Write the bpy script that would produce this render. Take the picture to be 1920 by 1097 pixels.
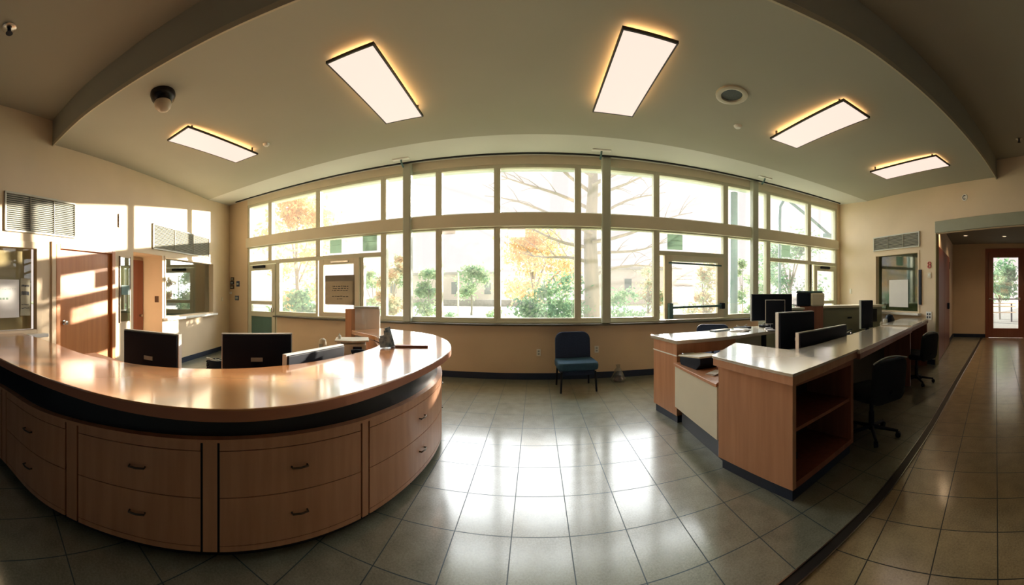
import bpy, math, random
from mathutils import Vector, Matrix, noise
PI = math.pi
for o in list(bpy.data.objects):
    bpy.data.objects.remove(o)
SC = bpy.context.scene
COL = SC.collection

# ------------------------------------------------------------------ camera
EYE = 1.45
cam = bpy.data.cameras.new('camera')
cam.type = 'PANO'
cam.panorama_type = 'CENTRAL_CYLINDRICAL'
cam.central_cylindrical_range_u_min = -960 / 650
cam.central_cylindrical_range_u_max = 960 / 650
cam.central_cylindrical_range_v_min = -548.5 / 650
cam.central_cylindrical_range_v_max = 548.5 / 650
cam.central_cylindrical_radius = 1.0
cam.clip_start = 0.02
cam.clip_end = 500
camo = bpy.data.objects.new('camera', cam)
COL.objects.link(camo)
camo.location = (0, 0, EYE)
camo.rotation_euler = (PI / 2, 0, 45 / 650)
SC.camera = camo

# ------------------------------------------------------------------ sky, sun, added fill, exposure
SC.view_settings.view_transform = 'Standard'
SC.view_settings.look = 'None'
SC.view_settings.exposure = 0.0
SC.view_settings.gamma = 1.0
SC.view_settings.use_curve_mapping = False
W = bpy.data.worlds.new('world')
SC.world = W
W.use_nodes = True
bg = W.node_tree.nodes['Background']
bg.inputs[0].default_value = (1.0, 0.87, 0.855, 1)
bg.inputs[1].default_value = 1.2
SUN_AZ, SUN_EL = math.radians(19.0), math.radians(9.3)


def sun(name, az, el, energy, color, angle):
    l = bpy.data.lights.new(name, 'SUN')
    l.energy = energy
    l.color = color
    l.angle = math.radians(angle)
    o = bpy.data.objects.new(name, l)
    COL.objects.link(o)
    d = Vector((math.sin(az) * math.cos(el), math.cos(az) * math.cos(el), math.sin(el)))
    o.rotation_euler = d.to_track_quat('Z', 'Y').to_euler()
    o.location = d * 40
    return o


sun('sunlight', SUN_AZ, SUN_EL, 22.0, (1.0, 0.86, 0.72), 0.8)
sun('added_sky_fill', math.radians(3), math.radians(25), 8.5, (0.93, 0.97, 1.0), 76)  # broad fill lamp added to brighten the room and floor reflections

# ------------------------------------------------------------------ materials


def s2l(c):
    return tuple(((v / 255) / 12.92 if v / 255 <= 0.04045 else ((v / 255 + 0.055) / 1.055) ** 2.4) for v in c)


MATS = {}


def mat(name, rgb, rough=0.6, metal=0.0, spec=0.5, var=0.0, scale=4.0, stretch=(1, 1, 1), bump=0.0, coat=0.0,
        emit=None, estr=0.0, rgb2=None, trans=0.0, detail=4.0, coat_ior=1.5, coat_rough=0.1):
    if name in MATS:
        return MATS[name]
    m = bpy.data.materials.new(name)
    m.use_nodes = True
    nt = m.node_tree
    b = nt.nodes['Principled BSDF']
    c = s2l(rgb)
    b.inputs['Base Color'].default_value = (*c, 1)
    b.inputs['Roughness'].default_value = rough
    b.inputs['Metallic'].default_value = metal
    b.inputs['Specular IOR Level'].default_value = spec
    b.inputs['Coat Weight'].default_value = coat
    b.inputs['Coat Roughness'].default_value = coat_rough
    b.inputs['Coat IOR'].default_value = coat_ior
    b.inputs['Transmission Weight'].default_value = trans
    if emit:
        b.inputs['Emission Color'].default_value = (*emit, 1)
        b.inputs['Emission Strength'].default_value = estr
    tc = nt.nodes.new('ShaderNodeTexCoord')
    mp = nt.nodes.new('ShaderNodeMapping')
    mp.inputs['Scale'].default_value = stretch
    nt.links.new(tc.outputs['Object'], mp.inputs['Vector'])
    n = nt.nodes.new('ShaderNodeTexNoise')
    n.inputs['Scale'].default_value = scale
    n.inputs['Detail'].default_value = detail
    nt.links.new(mp.outputs[0], n.inputs['Vector'])
    if var > 0 or rgb2:
        r = nt.nodes.new('ShaderNodeMix')
        r.data_type = 'RGBA'
        c2 = s2l(rgb2) if rgb2 else tuple(v * (1 - var) for v in c)
        c1 = c if rgb2 else tuple(min(1, v * (1 + var)) for v in c)
        r.inputs[6].default_value = (*c1, 1)
        r.inputs[7].default_value = (*c2, 1)
        cr = nt.nodes.new('ShaderNodeMapRange')
        cr.inputs[1].default_value = 0.35
        cr.inputs[2].default_value = 0.65
        nt.links.new(n.outputs[0], cr.inputs[0])
        nt.links.new(cr.outputs[0], r.inputs[0])
        nt.links.new(r.outputs[2], b.inputs['Base Color'])
    if bump > 0:
        bp = nt.nodes.new('ShaderNodeBump')
        bp.inputs['Strength'].default_value = bump
        bp.inputs['Distance'].default_value = 0.01
        nt.links.new(n.outputs[0], bp.inputs['Height'])
        nt.links.new(bp.outputs[0], b.inputs['Normal'])
    MATS[name] = m
    return m


def glass_mat(name, tint, refl=0.06, rough=0.0, veil=0.0):
    m = bpy.data.materials.new(name)
    m.use_nodes = True
    nt = m.node_tree
    nt.nodes.remove(nt.nodes['Principled BSDF'])
    out = nt.nodes['Material Output']
    t = nt.nodes.new('ShaderNodeBsdfTransparent')
    t.inputs[0].default_value = (*tint, 1)
    g = nt.nodes.new('ShaderNodeBsdfGlossy')
    g.inputs['Roughness'].default_value = rough
    mx = nt.nodes.new('ShaderNodeMixShader')
    lw = nt.nodes.new('ShaderNodeLayerWeight')
    lw.inputs[0].default_value = 0.25
    mr = nt.nodes.new('ShaderNodeMapRange')
    mr.inputs[3].default_value = refl
    mr.inputs[4].default_value = min(1, refl * 4)
    nt.links.new(lw.outputs['Facing'], mr.inputs[0])
    nt.links.new(mr.outputs[0], mx.inputs[0])
    nt.links.new(t.outputs[0], mx.inputs[1])
    nt.links.new(g.outputs[0], mx.inputs[2])
    if veil > 0:
        # glare veil put into the pane, washing out the view outside
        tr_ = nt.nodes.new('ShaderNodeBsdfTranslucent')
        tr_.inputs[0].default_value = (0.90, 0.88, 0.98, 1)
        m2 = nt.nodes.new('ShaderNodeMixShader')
        m2.inputs[0].default_value = veil
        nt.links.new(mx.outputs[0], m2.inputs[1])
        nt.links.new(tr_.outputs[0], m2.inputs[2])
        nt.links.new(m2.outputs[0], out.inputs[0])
    else:
        nt.links.new(mx.outputs[0], out.inputs[0])
    return m


def tile_mat(name, c1, c2, grout, w, h, ox, oy, rot, rough, coat):
    m = bpy.data.materials.new(name)
    m.use_nodes = True
    nt = m.node_tree
    N, L = nt.nodes, nt.links
    b = N['Principled BSDF']
    tc = N.new('ShaderNodeTexCoord')
    mp = N.new('ShaderNodeMapping')
    mp.vector_type = 'TEXTURE'
    mp.inputs['Location'].default_value = (ox, oy, 0)
    mp.inputs['Rotation'].default_value = (0, 0, rot)
    L.new(tc.outputs['Object'], mp.inputs['Vector'])
    br = N.new('ShaderNodeTexBrick')
    br.offset = 0.0
    br.squash = 1.0
    br.inputs['Scale'].default_value = 1.0
    br.inputs['Brick Width'].default_value = w
    br.inputs['Row Height'].default_value = h
    br.inputs['Mortar Size'].default_value = 0.0035
    br.inputs['Mortar Smooth'].default_value = 0.1
    br.inputs['Color1'].default_value = (0.0, 0, 0, 1)
    br.inputs['Color2'].default_value = (1.0, 1, 1, 1)
    br.inputs['Mortar'].default_value = (0.5, 0.5, 0.5, 1)
    L.new(mp.outputs[0], br.inputs['Vector'])
    n1 = N.new('ShaderNodeTexNoise')
    n1.inputs['Scale'].default_value = 85
    n1.inputs['Detail'].default_value = 5
    n1.inputs['Roughness'].default_value = 0.75
    L.new(tc.outputs['Object'], n1.inputs['Vector'])
    n2 = N.new('ShaderNodeTexNoise')
    n2.inputs['Scale'].default_value = 7
    n2.inputs['Detail'].default_value = 3
    L.new(tc.outputs['Object'], n2.inputs['Vector'])
    a = N.new('ShaderNodeMath')
    a.operation = 'MULTIPLY_ADD'
    a.inputs[1].default_value = 0.5
    L.new(n2.outputs[0], a.inputs[0])
    L.new(n1.outputs[0], a.inputs[2])
    bw = N.new('ShaderNodeMath')
    bw.operation = 'MULTIPLY_ADD'
    bw.inputs[1].default_value = 0.08
    L.new(br.outputs[0], bw.inputs[0])
    L.new(a.outputs[0], bw.inputs[2])
    mr = N.new('ShaderNodeMapRange')
    mr.inputs[1].default_value = 0.6
    mr.inputs[2].default_value = 1.05
    L.new(bw.outputs[0], mr.inputs[0])
    mx = N.new('ShaderNodeMix')
    mx.data_type = 'RGBA'
    mx.inputs[6].default_value = (*s2l(c1), 1)
    mx.inputs[7].default_value = (*s2l(c2), 1)
    L.new(mr.outputs[0], mx.inputs[0])
    mg = N.new('ShaderNodeMix')
    mg.data_type = 'RGBA'
    mg.inputs[7].default_value = (*s2l(grout), 1)
    L.new(mx.outputs[2], mg.inputs[6])
    L.new(br.outputs['Fac'], mg.inputs[0])
    L.new(mg.outputs[2], b.inputs['Base Color'])
    b.inputs['Roughness'].default_value = rough
    b.inputs['Specular IOR Level'].default_value = 0.5
    cw = N.new('ShaderNodeMath')
    cw.operation = 'MULTIPLY_ADD'
    cw.inputs[1].default_value = -coat
    cw.inputs[2].default_value = coat
    L.new(br.outputs['Fac'], cw.inputs[0])
    L.new(cw.outputs[0], b.inputs['Coat Weight'])
    b.inputs['Coat Roughness'].default_value = 0.16
    b.inputs['Coat IOR'].default_value = 2.2
    bp = N.new('ShaderNodeBump')
    bp.inputs['Strength'].default_value = 0.25
    bp.inputs['Distance'].default_value = 0.003
    iv = N.new('ShaderNodeMath')
    iv.operation = 'SUBTRACT'
    iv.inputs[0].default_value = 1
    L.new(br.outputs['Fac'], iv.inputs[1])
    L.new(iv.outputs[0], bp.inputs['Height'])
    L.new(bp.outputs[0], b.inputs['Normal'])
    return m


def leaf_mat(name, c1, c2):
    m = bpy.data.materials.new(name)
    m.use_nodes = True
    nt = m.node_tree
    N, L = nt.nodes, nt.links
    N.remove(N['Principled BSDF'])
    tc = N.new('ShaderNodeTexCoord')
    n = N.new('ShaderNodeTexNoise')
    n.inputs['Scale'].default_value = 2.3
    n.inputs['Detail'].default_value = 6
    L.new(tc.outputs['Object'], n.inputs['Vector'])
    mr = N.new('ShaderNodeMapRange')
    mr.inputs[1].default_value = 0.38
    mr.inputs[2].default_value = 0.62
    L.new(n.outputs[0], mr.inputs[0])
    mx = N.new('ShaderNodeMix')
    mx.data_type = 'RGBA'
    mx.inputs[6].default_value = (*s2l(c1), 1)
    mx.inputs[7].default_value = (*s2l(c2), 1)
    L.new(mr.outputs[0], mx.inputs[0])
    d = N.new('ShaderNodeBsdfDiffuse')
    t = N.new('ShaderNodeBsdfTranslucent')
    L.new(mx.outputs[2], d.inputs[0])
    L.new(mx.outputs[2], t.inputs[0])
    ms = N.new('ShaderNodeMixShader')
    ms.inputs[0].default_value = 0.45
    L.new(d.outputs[0], ms.inputs[1])
    L.new(t.outputs[0], ms.inputs[2])
    L.new(ms.outputs[0], N['Material Output'].inputs[0])
    return m


M_wall = mat('wall_paint', (228, 208, 178), 0.75, var=0.03, scale=1.5)
M_wallw = mat('wall_paint_window_side', (226, 204, 172), 0.75, var=0.03, scale=1.5)
M_ceil = mat('ceiling_paint', (182, 180, 164), 0.85, var=0.02, scale=1.0)
M_band = mat('ceiling_band_lit', (214, 214, 204), 0.7, var=0.02, scale=1.0)  # ceiling colour lightened to stand for window light on the band
M_up = mat('upper_ceiling_paint', (172, 166, 148), 0.85, var=0.02, scale=1.0)
M_frame = mat('window_frame_paint', (212, 212, 190), 0.45, var=0.02)
M_beam = mat('beam_paint', (226, 218, 194), 0.5, var=0.02)
M_col = mat('column_paint', (186, 192, 176), 0.4, var=0.03)
M_base = mat('baseboard_vinyl', (30, 46, 72), 0.4, var=0.1)
M_dark = mat('dark_void', (14, 20, 26), 0.5, var=0.1)
M_sill = mat('sill_edge_dark', (84, 80, 66), 0.5, var=0.05)
M_wood = mat('maple_veneer', (212, 156, 118), 0.42, rgb2=(200, 144, 106), scale=3.0, stretch=(6, 6, 0.5), coat=0.15)
M_woodd = mat('cherry_veneer', (166, 104, 78), 0.42, rgb2=(150, 92, 68), scale=3.0, stretch=(6, 6, 0.5), coat=0.15)
M_door = mat('door_veneer', (206, 138, 80), 0.4, rgb2=(194, 124, 70), scale=2.5, stretch=(8, 8, 0.35), coat=0.2)
M_doord = mat('dark_door_veneer', (150, 86, 62), 0.4, rgb2=(138, 78, 56), scale=2.5, stretch=(8, 8, 0.35), coat=0.2)
M_top = mat('laminate_top', (226, 156, 98), 0.22, rgb2=(220, 150, 92), scale=1.2, coat=1.0, coat_rough=0.10, coat_ior=2.4)
M_top2 = mat('laminate_top_pale', (206, 196, 176), 0.25, rgb2=(198, 188, 168), scale=1.2, coat=1.0, coat_rough=0.14, coat_ior=2.0)
for _m in (M_top, M_top2):
    _m.node_tree.nodes['Principled BSDF'].inputs['IOR'].default_value = 1.9
M_lip = mat('laminate_lip', (186, 122, 90), 0.4, rgb2=(176, 112, 82), scale=3.0, stretch=(1, 1, 4))
M_cream = mat('cream_panel', (230, 222, 198), 0.5, var=0.02)
M_white = mat('white_plastic', (244, 243, 236), 0.45, var=0.02)
M_paper = mat('paper', (232, 230, 226), 0.8, var=0.02)
M_ink = mat('ink', (70, 74, 80), 0.8, var=0.1)
M_steel = mat('brushed_steel', (190, 190, 186), 0.25, 1.0, var=0.05)
M_bronze = mat('dark_pewter', (96, 84, 72), 0.35, 0.8, var=0.05)
M_blk = mat('black_plastic', (18, 27, 42), 0.55, var=0.1, spec=0.25)
M_grayp = mat('grey_plastic', (176, 182, 176), 0.4, var=0.04)
M_blue = mat('navy_fabric', (34, 52, 84), 0.85, var=0.15, scale=60, bump=0.3)
M_blues = mat('blue_seat_fabric', (40, 78, 104), 0.8, var=0.12, scale=60, bump=0.3)
M_teal = mat('teal_board', (86, 120, 112), 0.5, var=0.06)
M_greenp = mat('pale_green_paper', (150, 176, 156), 0.8, var=0.03)
M_red = mat('red_paint', (178, 52, 40), 0.5, var=0.03)
M_vent = mat('vent_metal', (196, 194, 180), 0.45, 0.1, var=0.03)
M_ventd = mat('vent_shadow_gap', (96, 100, 92), 0.8, var=0.05)
M_blind = mat('cream_blind', (176, 160, 122), 0.7, var=0.05, scale=2, stretch=(20, 1, 0.2))
M_lamp = mat('lamp_diffuser', (60, 55, 50), 0.5, emit=(1.0, 0.80, 0.68), estr=1.02)
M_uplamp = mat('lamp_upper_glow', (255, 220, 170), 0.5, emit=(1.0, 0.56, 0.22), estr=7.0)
M_lampf = mat('lamp_edge_metal', (60, 56, 52), 0.4, 0.4, var=0.05)
M_glass = glass_mat('window_glass', (0.97, 0.98, 0.97), 0.04, veil=0.017)
M_glassi = glass_mat('interior_glass', (0.9, 0.9, 0.86), 0.015)
M_glassd = glass_mat('tinted_glass', (0.50, 0.60, 0.54), 0.22)
M_glassr = glass_mat('reflective_glass', (0.60, 0.68, 0.62), 0.22, 0.02)
M_clear = glass_mat('clear_plastic_film', (0.82, 0.84, 0.86), 0.12, 0.2)
M_floor = tile_mat('floor_tiles', (160, 162, 144), (112, 114, 98), (40, 66, 74), 0.345, 0.41, -0.145, 2.05, 0.0, 0.35, 0.9)
M_floor2 = tile_mat('corridor_tiles', (184, 160, 118), (132, 112, 78), (44, 48, 44), 0.345, 0.345, 1.2, 1.0, math.radians(14), 0.38, 1.0)
M_lawn = mat('lawn_grass', (176, 198, 150), 0.9, rgb2=(204, 210, 176), scale=0.6, bump=0.2)  # lawn, road and buildings paled to imitate outdoor haze
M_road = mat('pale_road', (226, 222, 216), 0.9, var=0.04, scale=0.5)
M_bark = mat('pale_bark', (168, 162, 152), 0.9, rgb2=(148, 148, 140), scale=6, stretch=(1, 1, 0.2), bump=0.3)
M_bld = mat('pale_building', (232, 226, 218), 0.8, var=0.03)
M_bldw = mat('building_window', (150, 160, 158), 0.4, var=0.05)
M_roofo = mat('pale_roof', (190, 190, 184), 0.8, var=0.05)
M_pipe = mat('teal_painted_steel', (84, 120, 120), 0.5, 0.2, var=0.06)
M_leafO = leaf_mat('autumn_leaf', (232, 190, 140), (206, 196, 150))  # leaf colours washed out in place of haze and overexposure
M_paperT = leaf_mat('backlit_paper', (240, 236, 234), (236, 232, 230))
M_greenT = leaf_mat('backlit_green_paper', (176, 194, 180), (170, 188, 174))
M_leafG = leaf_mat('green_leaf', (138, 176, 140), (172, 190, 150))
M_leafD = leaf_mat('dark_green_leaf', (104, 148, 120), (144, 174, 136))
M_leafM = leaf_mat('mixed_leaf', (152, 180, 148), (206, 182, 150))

# ------------------------------------------------------------------ mesh helpers


class G:
    def __init__(self):
        self.v = []
        self.f = []

    def add(self, vs, fs, M=None):
        n = len(self.v)
        self.v += [tuple(M @ Vector(p)) for p in vs] if M is not None else [tuple(p) for p in vs]
        self.f += [tuple(i + n for i in f) for f in fs]
        return self

    def box(self, x0, x1, y0, y1, z0, z1, M=None):
        vs = [(x0, y0, z0), (x1, y0, z0), (x1, y1, z0), (x0, y1, z0), (x0, y0, z1), (x1, y0, z1), (x1, y1, z1), (x0, y1, z1)]
        return self.add(vs, [(0, 3, 2, 1), (4, 5, 6, 7), (0, 1, 5, 4), (1, 2, 6, 5), (2, 3, 7, 6), (3, 0, 4, 7)], M)

    def prism(self, poly, z0, z1, M=None):
        n = len(poly)
        a = sum(poly[i][0] * poly[(i + 1) % n][1] - poly[(i + 1) % n][0] * poly[i][1] for i in range(n))
        if a < 0:
            poly = poly[::-1]
        vs = [(p[0], p[1], z0) for p in poly] + [(p[0], p[1], z1) for p in poly]
        fs = [tuple(range(n - 1, -1, -1)), tuple(range(n, 2 * n))]
        fs += [(i, (i + 1) % n, n + (i + 1) % n, n + i) for i in range(n)]
        return self.add(vs, fs, M)

    def ribbon(self, A, B, z0, z1):
        """solid strip between two plan curves A and B with equal counts"""
        n = len(A)
        vs = []
        for i in range(n):
            vs += [(A[i][0], A[i][1], z0), (B[i][0], B[i][1], z0), (B[i][0], B[i][1], z1), (A[i][0], A[i][1], z1)]
        fs = []
        for i in range(n - 1):
            a, b = 4 * i, 4 * i + 4
            for k in range(4):
                k2 = (k + 1) % 4
                fs.append((a + k, a + k2, b + k2, b + k))
        fs += [(3, 2, 1, 0), (4 * n - 4, 4 * n - 3, 4 * n - 2, 4 * n - 1)]
        return self.add(vs, fs)

    def tube(self, path, r, n=10, M=None):
        path = [Vector(p) for p in path]
        vs, fs = [], []
        up = Vector((0, 0, 1))
        prev = None
        for i, p in enumerate(path):
            t = (path[min(i + 1, len(path) - 1)] - path[max(i - 1, 0)]).normalized()
            if prev is None:
                a = t.cross(up)
                if a.length < 0.05:
                    a = t.cross(Vector((1, 0, 0)))
            else:
                a = prev - t * prev.dot(t)
            a.normalize()
            prev = a
            b = t.cross(a)
            rr = r[i] if isinstance(r, (list, tuple)) else r
            for k in range(n):
                th = 2 * PI * k / n
                vs.append(p + a * (rr * math.cos(th)) + b * (rr * math.sin(th)))
        for i in range(len(path) - 1):
            for k in range(n):
                k2 = (k + 1) % n
                fs.append((i * n + k, i * n + k2, (i + 1) * n + k2, (i + 1) * n + k))
        fs.append(tuple(range(n - 1, -1, -1)))
        fs.append(tuple(range((len(path) - 1) * n, len(path) * n)))
        return self.add(vs, fs, M)

    def lathe(self, prof, n=24, M=None):
        vs, fs = [], []
        for r, z in prof:
            for k in range(n):
                th = 2 * PI * k / n
                vs.append((r * math.cos(th), r * math.sin(th), z))
        for i in range(len(prof) - 1):
            for k in range(n):
                k2 = (k + 1) % n
                fs.append((i * n + k, i * n + k2, (i + 1) * n + k2, (i + 1) * n + k))
        fs.append(tuple(range(n - 1, -1, -1)))
        fs.append(tuple(range((len(prof) - 1) * n, len(prof) * n)))
        return self.add(vs, fs, M)

    def shift(self, p):
        self.v = [(a - p[0], b - p[1], c - p[2]) for a, b, c in self.v]
        return self

    def build(self, name, m, parent=None, smooth=False, bevel=0.0, label=None):
        me = bpy.data.meshes.new(name)
        me.from_pydata(self.v, [], self.f)
        me.update()
        me.materials.append(m)
        o = bpy.data.objects.new(name, me)
        COL.objects.link(o)
        if parent is not None:
            o.parent = parent
        if smooth:
            for p in me.polygons:
                p.use_smooth = True
            md = o.modifiers.new('edges', 'EDGE_SPLIT')
            md.split_angle = math.radians(40)
        if bevel > 0:
            md = o.modifiers.new('bevel', 'BEVEL')
            md.width = bevel
            md.segments = 2
            md.limit_method = 'ANGLE'
        if label:
            o['label'] = label
        return o


def box(*a):
    return G().box(*a)


def struct(name, g, m, parent=None, **k):
    o = g.build(name, m, parent, **k)
    if parent is None:
        o['kind'] = 'structure'
    return o


def sempty(name, loc=(0, 0, 0), rot=0, label=None):
    o = bpy.data.objects.new(name, None)
    COL.objects.link(o)
    o.location = loc
    o.rotation_euler = (0, 0, rot)
    o['kind'] = 'structure'
    if label:
        o['label'] = label
    return o


def tag(o, label, cat, group=None, kind=None):
    o['label'] = label
    o['category'] = cat
    if group:
        o['group'] = group
    if kind:
        o['kind'] = kind
    return o


def thing(name, label, cat, loc=(0, 0, 0), rot=0, group=None):
    o = bpy.data.objects.new(name, None)
    COL.objects.link(o)
    o.location = loc
    o.rotation_euler = (0, 0, rot)
    return tag(o, label, cat, group)


def dup(root, loc, rot, label, group=None):
    r = root.copy()
    COL.objects.link(r)
    r.location = loc
    r.rotation_euler = (0, 0, rot)
    r['label'] = label
    if group:
        r['group'] = group
    for ch in list(root.children):
        c = ch.copy()
        COL.objects.link(c)
        c.parent = r
        for g in list(ch.children):
            d = g.copy()
            COL.objects.link(d)
            d.parent = c
    return r


def spline(P, n):
    """Catmull-Rom through plan points, n samples per span"""
    P = [Vector(p) for p in P]
    Q = [2 * P[0] - P[1]] + P + [2 * P[-1] - P[-2]]
    out = []
    for i in range(1, len(Q) - 2):
        for k in range(n):
            t = k / n
            a, b, c, d = Q[i - 1], Q[i], Q[i + 1], Q[i + 2]
            out.append(0.5 * ((2 * b) + (c - a) * t + (2 * a - 5 * b + 4 * c - d) * t * t + (3 * b - a - 3 * c + d) * t ** 3))
    out.append(P[-1])
    return out


def resample(P, n):
    L = [0]
    for i in range(1, len(P)):
        L.append(L[-1] + (P[i] - P[i - 1]).length)
    out = []
    j = 0
    for k in range(n):
        s = L[-1] * k / (n - 1)
        while j < len(L) - 2 and L[j + 1] < s:
            j += 1
        t = (s - L[j]) / max(1e-9, L[j + 1] - L[j])
        out.append(P[j].lerp(P[j + 1], t))
    return out


def offs(P, d):
    out = []
    for i in range(len(P)):
        t = (P[min(i + 1, len(P) - 1)] - P[max(i - 1, 0)]).normalized()
        out.append(P[i] + Vector((-t.y, t.x)) * d)
    return out


# ------------------------------------------------------------------ room shell
D = 5.78                                   # window wall distance
LA = Vector((-7.058, 5.78))                # corner of left wall and window wall
LU = Vector((0.4226, -0.9063))             # along left wall towards the viewer
LN = Vector((0.9063, 0.4226))              # into the room
RA = Vector((6.948, 5.78))
RU = Vector((-0.2, -0.9798))
RN = Vector((-0.9798, 0.2))
ROTL = math.atan2(LU.y, LU.x)
ROTR = math.atan2(-RU.y, -RU.x)


def wallmat(A, U, N):
    """local x = distance along wall, y = into the room"""
    return Matrix(((U.x, N.x, 0, A.x), (U.y, N.y, 0, A.y), (0, 0, 1, 0), (0, 0, 0, 1)))


WL, WR = wallmat(LA, LU, LN), wallmat(RA, RU, RN)


def wall_cells(s0, s1, z0, z1, holes, t, M):
    g = G()
    S = sorted({s0, s1, *[h[0] for h in holes], *[h[1] for h in holes]})
    for a, b in zip(S[:-1], S[1:]):
        hs = sorted([(h[2], h[3]) for h in holes if h[0] <= a + 1e-6 and h[1] >= b - 1e-6])
        z = z0
        for h in hs:
            if h[0] > z + 1e-6:
                g.box(a, b, -t, 0, z, h[0], M)
            z = h[1]
        if z < z1 - 1e-6:
            g.box(a, b, -t, 0, z, z1, M)
    return g


# floor: main tiled zone, corridor zone beyond the floor track
TR = spline([(0.2, 1.22), (1.12, 1.28), (1.97, 1.33), (2.58, 1.42), (3.55, 1.6), (5.28, 1.98), (7.34, 2.41), (9.81, 2.94), (10.9, 3.18)], 6)
f1 = G()
main_poly = [(-7.6, 5.95), (7.4, 5.95), (7.4, 4.6), (10.9, 4.6)] + [tuple(p) for p in TR[::-1]] + [(0.2, -4.6), (-7.6, -4.6)]
f1.prism(main_poly, -0.1, 0.0)
struct('floor', f1, M_floor)
f2 = G()
f2.prism([tuple(p) for p in TR] + [(10.9, -4.6), (0.2, -4.6)], -0.1, 0.0)
struct('floor', f2, M_floor2)
t1 = G().ribbon(offs(TR, 0.035), offs(TR, -0.035), 0.0, 0.004)
tr = sempty('trim_1', (0, 0, 0), label='dark floor track with two bright metal edges')
t1.build('track_channel', mat('track_channel_metal', (58, 56, 54), 0.4, 0.5, var=0.1), tr)
G().ribbon(offs(TR, 0.038), offs(TR, 0.030), 0.0, 0.008).build('track_edge', M_steel, tr)
G().ribbon(offs(TR, -0.030), offs(TR, -0.038), 0.0, 0.008).build('track_edge', M_steel, tr)


struct('floor', G().box(-7.6, 4.9, -4.55, -0.35, 0.0, 0.006), mat('unseen_dark_floor', (40, 46, 54), 0.95, var=0.15, scale=40))  # unseen dark layer added to cut light bounced onto the counter front
struct('wall_dark_cover', G().box(6.9, 11.4, 0.0, 0.02, 0.0, 3.6, WL), mat('dark_rear_wall', (34, 46, 56), 0.8, var=0.05))  # unseen dark sheet added over the wall to dim bounced light


# ceiling
def zc(y):
    return 3.62 - (4.75 - y) * 0.027


CV = spline([(-5.6, 0.66), (-4.93, 0.81), (-3.97, 1.03), (-3.27, 1.27), (-2.35, 1.61), (-1.61, 1.85), (-0.8, 2.02), (0, 2.08), (0.8, 2.02), (1.59, 1.87),
             (2.47, 1.66), (3.62, 1.51), (4.9, 1.46), (6.1, 1.5), (7.3, 1.6)], 5)
XL, XR = -7.4, 7.4
cs = [Vector((XL, 0.3))] + list(CV) + [Vector((XR, 1.62))]
g = G()
vs = []
for p in cs:
    vs += [(p.x, p.y, zc(p.y)), (p.x, 4.75, zc(4.75)), (p.x, 4.75, 4.3), (p.x, p.y, 4.3)]
fs = []
for i in range(len(cs) - 1):
    a, b = 4 * i, 4 * i + 4
    fs += [(a, a + 1, b + 1, b), (a + 2, a + 3, b + 3, b + 2), (a + 3, a, b, b + 3), (a + 1, a + 2, b + 2, b + 1)]
g.add(vs, fs)
struct('ceiling', g, M_ceil)
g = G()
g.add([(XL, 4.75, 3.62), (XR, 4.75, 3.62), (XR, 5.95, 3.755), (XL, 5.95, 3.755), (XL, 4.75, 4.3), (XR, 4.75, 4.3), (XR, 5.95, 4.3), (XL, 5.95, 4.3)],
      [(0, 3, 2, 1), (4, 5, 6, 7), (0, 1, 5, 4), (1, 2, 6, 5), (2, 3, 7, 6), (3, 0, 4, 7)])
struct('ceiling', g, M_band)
# the higher ceiling behind the curved drop
struct('ceiling', G().box(XL, 6.4, -0.9, 4.0, 3.84, 4.1), M_up)
struct('ceiling', G().box(XL, 6.4, -4.8, -0.9, 3.6, 4.1), mat('rear_ceiling', (54, 64, 70), 0.9, var=0.05))  # unseen; made dark to hold back light from behind
e = G().ribbon([p + Vector((0, 0.012)) for p in CV], [p - Vector((0, 0.006)) for p in CV], 3.49, 3.535)
struct('trim_2', e, mat('soffit_edge_bead', (206, 196, 170), 0.5, var=0.02))

# window wall: solid pieces
z_sill, z_head = 0.93, 3.60
g = G()
g.box(-7.4, -6.35, D, D + 0.2, 0, 4.2)
g.box(-5.36, 5.93, D, D + 0.2, 0, z_sill - 0.03)
g.box(6.84, 7.4, D, D + 0.2, 0, 4.2)
struct('wall_back', g, M_wallw)
struct('trim_13', G().box(-6.35, 6.84, D, D + 0.2, z_head, 4.2), M_beam)
g = G().box(-5.36, 5.93, D - 0.015, D, 0, 0.105)
g.box(-7.05, -6.35, D - 0.015, D, 0, 0.105)
struct('baseboard_back', g, M_base)
struct('trim_3', G().box(-5.36, 5.93, D - 0.14, D + 0.2, z_sill - 0.03, z_sill), M_sill, bevel=0.004)
struct('trim_4', G().box(-5.36, 5.93, D - 0.02, D + 0.16, z_sill, z_sill + 0.03), M_frame, bevel=0.004)
# horizontal beam between lower and upper lights
struct('trim_5', G().box(-6.35, 6.84, D - 0.06, D + 0.14, 2.555, 2.775), M_beam, bevel=0.01)
# black curtain track on the ceiling band
struct('trim_6', G().box(-6.6, 6.75, 5.60, 5.63, 3.695, 3.72), M_dark)

BX = [-6.349, -5.596, -4.221, -2.732, -1.672, -0.652, 0.706, 2.105, 3.538, 4.601, 5.842, 6.84]
hw = 0.055


def rail(g, x0, x1, z0, z1, d=0.06):
    g.box(x0, x1, D + 0.02, D + 0.02 + d + 0.05, z0, z1)


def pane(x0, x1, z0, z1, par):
    G().box(x0, x1, D + 0.06, D + 0.066, z0, z1).build('pane', M_glass, par)


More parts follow.
